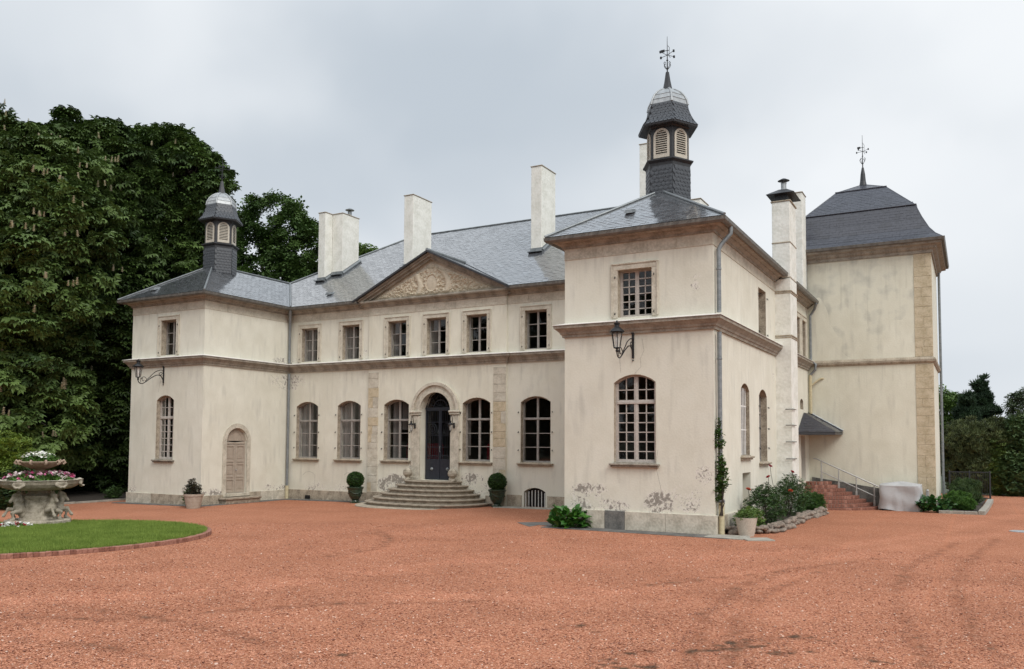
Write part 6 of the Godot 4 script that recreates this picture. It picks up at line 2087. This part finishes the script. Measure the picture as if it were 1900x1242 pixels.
func trees():
	var L = func(x, y, z, a, b, c): return [Vector3(x, y, z), Vector3(a, b, c)]
	var G = func(x, y, z, a, b, c): return [Vector3(x, y, z) * Vector3(1.05, 1.22, 1.05), Vector3(a, b, c) * Vector3(1.08, 1.2, 1.08)]
	var cg0 = Color(.022, .047, .012); var cg1 = Color(.105, .17, .042)
	var grp = "horse chestnuts crowding behind the left pavilion"
	# positions: picture column and depth behind the pavilion
	var p1 = at_depth(60, 36.0)
	tree("chestnut_tree", "tall chestnut covered in upright cream flower spikes behind the fountain", p1, .45, 3.0, [L.call(.4, 13.0, 0, 2.3, 2.4, 2.4), L.call(-2.2, 14.6, -.4, 1.9, 2.2, 2.0), L.call(-2.8, 10.4, 1.0, 3.0, 3.6, 3.0), L.call(1.5, 8.6, 1.6, 2.6, 3.4, 2.6), L.call(-1.8, 5.2, 2.0, 3.0, 3.4, 2.8), L.call(1.2, 3.6, 1.8, 2.9, 3.2, 2.6), L.call(2.9, 11.2, .6, 1.5, 1.7, 1.5)], palm_mesh, .36, 820, 60, .7, cg0, Color(.135, .205, .055), "", 300)
	var p2 = at_depth(175, 40.5)
	tree("chestnut_tree", "dark dense chestnut with a rounded top between its neighbours", p2, .45, 3.0, [L.call(-.8, 16.0, 0, 2.4, 2.5, 2.6), L.call(.9, 14.6, 0, 2.2, 2.6, 2.4), L.call(-2.6, 13.0, .5, 2.4, 3.0, 2.6), L.call(.8, 11.0, .6, 2.6, 3.8, 2.6), L.call(-.4, 6.6, .8, 2.9, 3.8, 2.8), L.call(0, 2.8, .8, 2.9, 3.0, 2.6)], palm_mesh, .36, 720, 60, .7, cg0 * .9, cg1 * .85, "", 20)
	var p3 = at_depth(298, 43.0)
	tree("chestnut_tree", "chestnut with open ragged branches reaching over the left roof lantern", p3, .4, 4.0, [L.call(-1.2, 17.0, 0, 1.6, 1.9, 1.8), L.call(.6, 16.8, 0, 1.5, 1.9, 1.8), L.call(2.1, 16.2, 0, 1.3, 1.4, 1.4), L.call(3.2, 15.2, .0, 1.0, 1.1, 1.0), L.call(3.7, 13.6, .0, .8, .7, .9), L.call(2.2, 13.6, .2, 1.3, 1.3, 1.3), L.call(-1.6, 13.4, .4, 2.3, 2.8, 2.2), L.call(.9, 12.6, .2, 1.9, 2.0, 1.9), L.call(2.9, 11.4, 0, 1.2, 1.1, 1.2), L.call(1.8, 9.4, 0, 1.8, 1.8, 1.8), L.call(-.8, 8.6, .2, 2.4, 2.6, 2.2), L.call(-1.6, 5.2, .4, 2.8, 3.4, 2.6), L.call(1.5, 6.0, 0, 2.2, 2.6, 2.2)], palm_mesh, .36, 640, 40, .55, cg0, cg1, "", 10)
	var p4 = at_depth(-70, 40.0)
	tree("chestnut_tree", "broad chestnut at the far end of the row beyond the fountain", p4, .45, 3.0, [L.call(0, 15.0, 0, 3.2, 3.6, 3.2), L.call(2.2, 11.0, 1.0, 3.2, 4.0, 3.0), L.call(0, 6.0, 1.2, 3.6, 4.8, 3.0)], palm_mesh, .38, 560, 56, .75, cg0, cg1, "", 50)
	var p5 = at_depth(255, 39.0)
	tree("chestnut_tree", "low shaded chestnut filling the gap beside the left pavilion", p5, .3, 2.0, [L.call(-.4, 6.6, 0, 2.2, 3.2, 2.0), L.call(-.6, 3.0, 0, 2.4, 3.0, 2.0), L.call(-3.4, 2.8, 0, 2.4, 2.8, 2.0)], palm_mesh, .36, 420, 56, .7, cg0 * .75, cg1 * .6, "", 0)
	var p6 = at_depth(512, 54.0)
	tree("maple_tree", "airy green tree rising behind the main roof beside the chimneys", p6, .3, 5.0, [G.call(-.2, 13.4, 0, 2.0, 1.9, 2.0), G.call(-1.6, 12.0, 0, 1.7, 1.9, 1.8), G.call(1.5, 12.0, 0, 1.5, 1.8, 1.6), G.call(0, 10.2, .2, 2.4, 1.9, 2.2), G.call(-1.7, 9.0, 0, 1.8, 1.5, 1.8), G.call(1.8, 9.4, 0, 1.5, 1.6, 1.6)], spray_mesh, .42, 250, 30, .6, Color(.03, .065, .015), Color(.10, .17, .045), "", 0, .7)
	tree("maple_tree", "small tree top peeping over the main roof ridge", at_depth(682, 56.0), .25, 5.0, [G.call(0, 11.7, 0, 1.0, 1.1, 1.1), G.call(-.8, 10.9, 0, 1.2, 1.0, 1.0)], spray_mesh, .40, 60, 26, .5, Color(.05, .095, .02), Color(.13, .2, .05), "", 0, .7)
	# shrubs under the left trees
	bush("garden_shrub", "bright yellow green shrub behind the fountain", at_depth(18, 29.5), [[Vector3(0, 1.7, 0), Vector3(1.0, .9, .8)], [Vector3(-1.3, 1.4, 0), Vector3(1.0, 1.1, .9)], [Vector3(.7, 1.1, .1), Vector3(.7, .8, .7)]], spray_mesh, .16, 2600, Color(.07, .12, .015), Color(.20, .27, .04), "shrub", "", .5)
	bush("garden_shrub", "dark clipped laurel low behind the fountain", at_depth(40, 28.2), [[Vector3(0, .6, 0), Vector3(1.1, .8, .7)], [Vector3(-1.6, .6, 0), Vector3(1.0, .8, .8)], [Vector3(1.2, .45, 0), Vector3(.7, .6, .6)]], leaf_mesh, .11, 2600, Color(.016, .035, .01), Color(.045, .08, .02), "shrub", "", .5)
	# right hand garden beyond the tower
	var rg = "conifers beyond the tower"
	var d0 = Color(.012, .028, .015); var d1 = Color(.04, .075, .036)
	var con = func(label, px, dep, h, r):
		var lobes = []
		var n = 13
		for k in n:
			var t = float(k) / (n - 1)
			var w = r * (1.0 - t * .93) * (1.15 if k % 2 else .75)
			lobes.append([Vector3(rr(-.3, .3) * w, lerp(h * .22, h * .95, t) + rr(-.1, .1), rr(-.3, .3) * w), Vector3(w, h * .045, w)])
		lobes.reverse()
		tree("conifer", label, at_depth(px, dep), .14, 1.0, lobes, needle_mesh, .26, 330, 26, .26, d0, d1, rg, 0, .5)
	con.call("tallest dark conifer with a narrow leaning top beyond the tower", 1822, 46.0, 6.3, 1.25)
	con.call("shorter dark conifer close to the tower flank", 1793, 44.0, 5.1, .95)
	tree("garden_tree", "light green leafy tree half hidden by the tower", at_depth(1758, 50.0), .15, 1.5, [L.call(0, 4.2, 0, 1.1, 1.2, 1.1), L.call(-.3, 2.8, 0, 1.2, 1.3, 1.2)], spray_mesh, .3, 110, 30, .45, Color(.05, .1, .02), Color(.12, .19, .05), "", 0, .7)
	bush("garden_shrub", "large rounded dark olive shrub right of the tower", at_depth(1792, 40.0), [[Vector3(0, 2.3, 0), Vector3(1.25, 1.15, 1.1)], [Vector3(.2, 1.1, 0), Vector3(1.3, 1.2, 1.1)], [Vector3(1.15, 2.4, -.4), Vector3(1.0, 1.1, .9)], [Vector3(1.5, 1.0, -.3), Vector3(.8, 1.0, .8)]], needle_mesh, .22, 7600, Color(.04, .056, .02), Color(.125, .155, .06), "shrub", "", .55)
	bush("garden_shrub", "tall shrub with pale yellow green shoots at the path end", at_depth(1842, 39.0), [[Vector3(0, .9, 0), Vector3(.5, .9, .5)], [Vector3(.2, 2.0, -.3), Vector3(.5, .8, .5)]], spray_mesh, .15, 1700, Color(.05, .09, .02), Color(.15, .21, .05), "shrub", "", .4)
	bush("garden_shrub", "deep green mixed shrub at the end of the gravel drive", at_depth(1880, 38.5), [[Vector3(0, .9, 0), Vector3(.9, 1.0, .6)], [Vector3(.2, 2.3, -.6), Vector3(.7, 1.4, .6)]], leaf_mesh, .14, 3800, Color(.035, .07, .025), Color(.11, .17, .065), "shrub", "", .5)
	tree("garden_tree", "slim grey green tree at the edge of the drive", at_depth(1893, 44.0), .12, 1.5, [L.call(.2, 4.0, 0, .6, 1.2, .6), L.call(.1, 2.6, 0, .8, 1.2, .8)], spray_mesh, .22, 90, 26, .4, Color(.05, .075, .04), Color(.12, .16, .09), "", 0, .8)
	# the trees facing the house, mirrored in its windows
	for k in 9:
		var x = -84.0 + k * 11.0
		tree("park_tree", "park tree facing the house across the court, mirrored in the window panes", Vector3(x, .3, 46.0 + 7.0 * sin(k * 2.3)), .4, 3.0, [L.call(0, 11.0, 0, 4.4, 4.2, 4.0), L.call(-3.0, 7.0, 0, 3.8, 4.0, 3.6), L.call(3.0, 6.6, 0, 3.8, 4.0, 3.6), L.call(0, 3.5, 0, 5.0, 3.4, 3.6)], spray_mesh, 1.0, 170, 18, 1.1, cg0 * .6, cg1 * .5, "park trees facing the house")
	# distant wooded hill
	var h = Geo.new()
	var f := FastNoiseLite.new()
	f.seed = 3; f.frequency = .01
	for i in 60:
		for j in 4:
			var P = func(a, b):
				var x = -200.0 + a * 14.0; var z = -700.0 - b * 70.0
				return Vector3(x, -2.0 + (22.0 + 8.0 * f.get_noise_1d(x) + 4.0 * f.get_noise_1d(x * 5.0)) * b / 4.0, z)
			h.quad(P.call(i, j), P.call(i + 1, j), P.call(i + 1, j + 1), P.call(i, j + 1))
	struct("hill", h, M.hill)

# ---------------------------------------------------------------- sky
func sky():
	var w = 512; var hh = 256
	var im := Image.create(w, hh, false, Image.FORMAT_RGBF)
	var f := FastNoiseLite.new()
	f.seed = 23; f.frequency = .55; f.fractal_octaves = 5; f.fractal_gain = .45
	f.domain_warp_enabled = true; f.domain_warp_amplitude = .6; f.domain_warp_frequency = .5
	var g := FastNoiseLite.new()
	g.seed = 31; g.frequency = .22; g.fractal_octaves = 3
	for y in hh:
		var el = (.5 - (y + .5) / hh) * PI
		for x in w:
			var az = ((x + .5) / w - .5) * TAU
			var d = Vector3(sin(az) * cos(el), sin(el), -cos(az) * cos(el))
			var c
			if el > 0.0:
				var k = 1.0 / (d.y + .22)
				var p = Vector2(d.x, d.z) * k
				var n = f.get_noise_2d(p.x, p.y) * .55 + g.get_noise_2d(p.x + 7.0, p.y) * .75
				var fade = smoothstep(0.02, .35, d.y)
				var t = clamp(.5 + n * (.35 + .65 * fade), 0.0, 1.0)
				c = Color(.47, .525, .585).lerp(Color(.81, .835, .86), smoothstep(-.04, .7, t))
				c = c.lerp(Color(.60, .645, .69), .5 * (1.0 - fade))
				var z = 1.0 + .8 * smoothstep(.42, .95, d.y)      # an overcast sky is brighter overhead
				c = Color(c.r * z, c.g * z, c.b * z)
			else:
				c = Color(.30, .27, .24)
			im.set_pixel(x, y, c)
	var m := PanoramaSkyMaterial.new()
	m.panorama = ImageTexture.create_from_image(im)
	var s := Sky.new()
	s.sky_material = m
	return s

func _ready():
	rng.seed = 20240
	var cam := Camera3D.new()
	cam.name = "camera"
	add_child(cam)
	cam.position = CAM
	cam.rotation = Vector3(deg_to_rad(3.069), deg_to_rad(29.171), deg_to_rad(.309))
	cam.projection = Camera3D.PROJECTION_FRUSTUM
	cam.near = .1; cam.far = 3000.0
	cam.size = .1 * 1242.0 / FPX
	cam.frustum_offset = Vector2(0, .1 * (PYX - 621.0) / FPX)
	var env := Environment.new()
	env.background_mode = Environment.BG_SKY
	env.sky = sky()
	env.tonemap_mode = Environment.TONE_MAPPER_LINEAR
	env.tonemap_exposure = 1.15
	env.ambient_light_source = Environment.AMBIENT_SOURCE_SKY
	env.sdfgi_enabled = true; env.ssao_enabled = true; env.ssil_enabled = true
	var we := WorldEnvironment.new()
	we.name = "world"; we.environment = env
	add_child(we)
	var sun := DirectionalLight3D.new()
	sun.name = "sun"
	sun.light_energy = .5; sun.light_angular_distance = 25.0; sun.light_color = Color(1, .98, .95)
	sun.shadow_enabled = true
	add_child(sun)
	sun.look_at_from_position(Vector3(9.0, 10.0, 5.0), Vector3.ZERO)
	print("materials"); materials(); leaf_shapes()
	print("ground"); ground(); paving()
	print("chateau"); build_chateau()
	print("steps"); entrance_steps()
	print("trees"); trees()
	print("garden"); lawn(); fountain(); brick_steps(); flower_bed()
	print("things")
	urn(Vector3(-14.85, gy(-14.85, -4.6), -4.62), "dark urn with boxwood ball left of the front steps")
	urn(Vector3(-8.9, gy(-8.9, -4.95), -4.97), "dark urn with boxwood ball right of the front steps")
	wall_lantern(Vector3(-2.05, 5.1, .0), "black scrolled lantern hung on the right pavilion")
	wall_lantern(Vector3(-21.2, 5.1, LZ), "black scrolled lantern hung on the left pavilion")
	door_lantern(Vector3(-12.56, 2.95, MZ + .15), "small black lantern left of the front door")
	door_lantern(Vector3(-10.84, 2.95, MZ + .15), "small black lantern right of the front door")
	barbecue_cover()
	furniture()
	print("done")
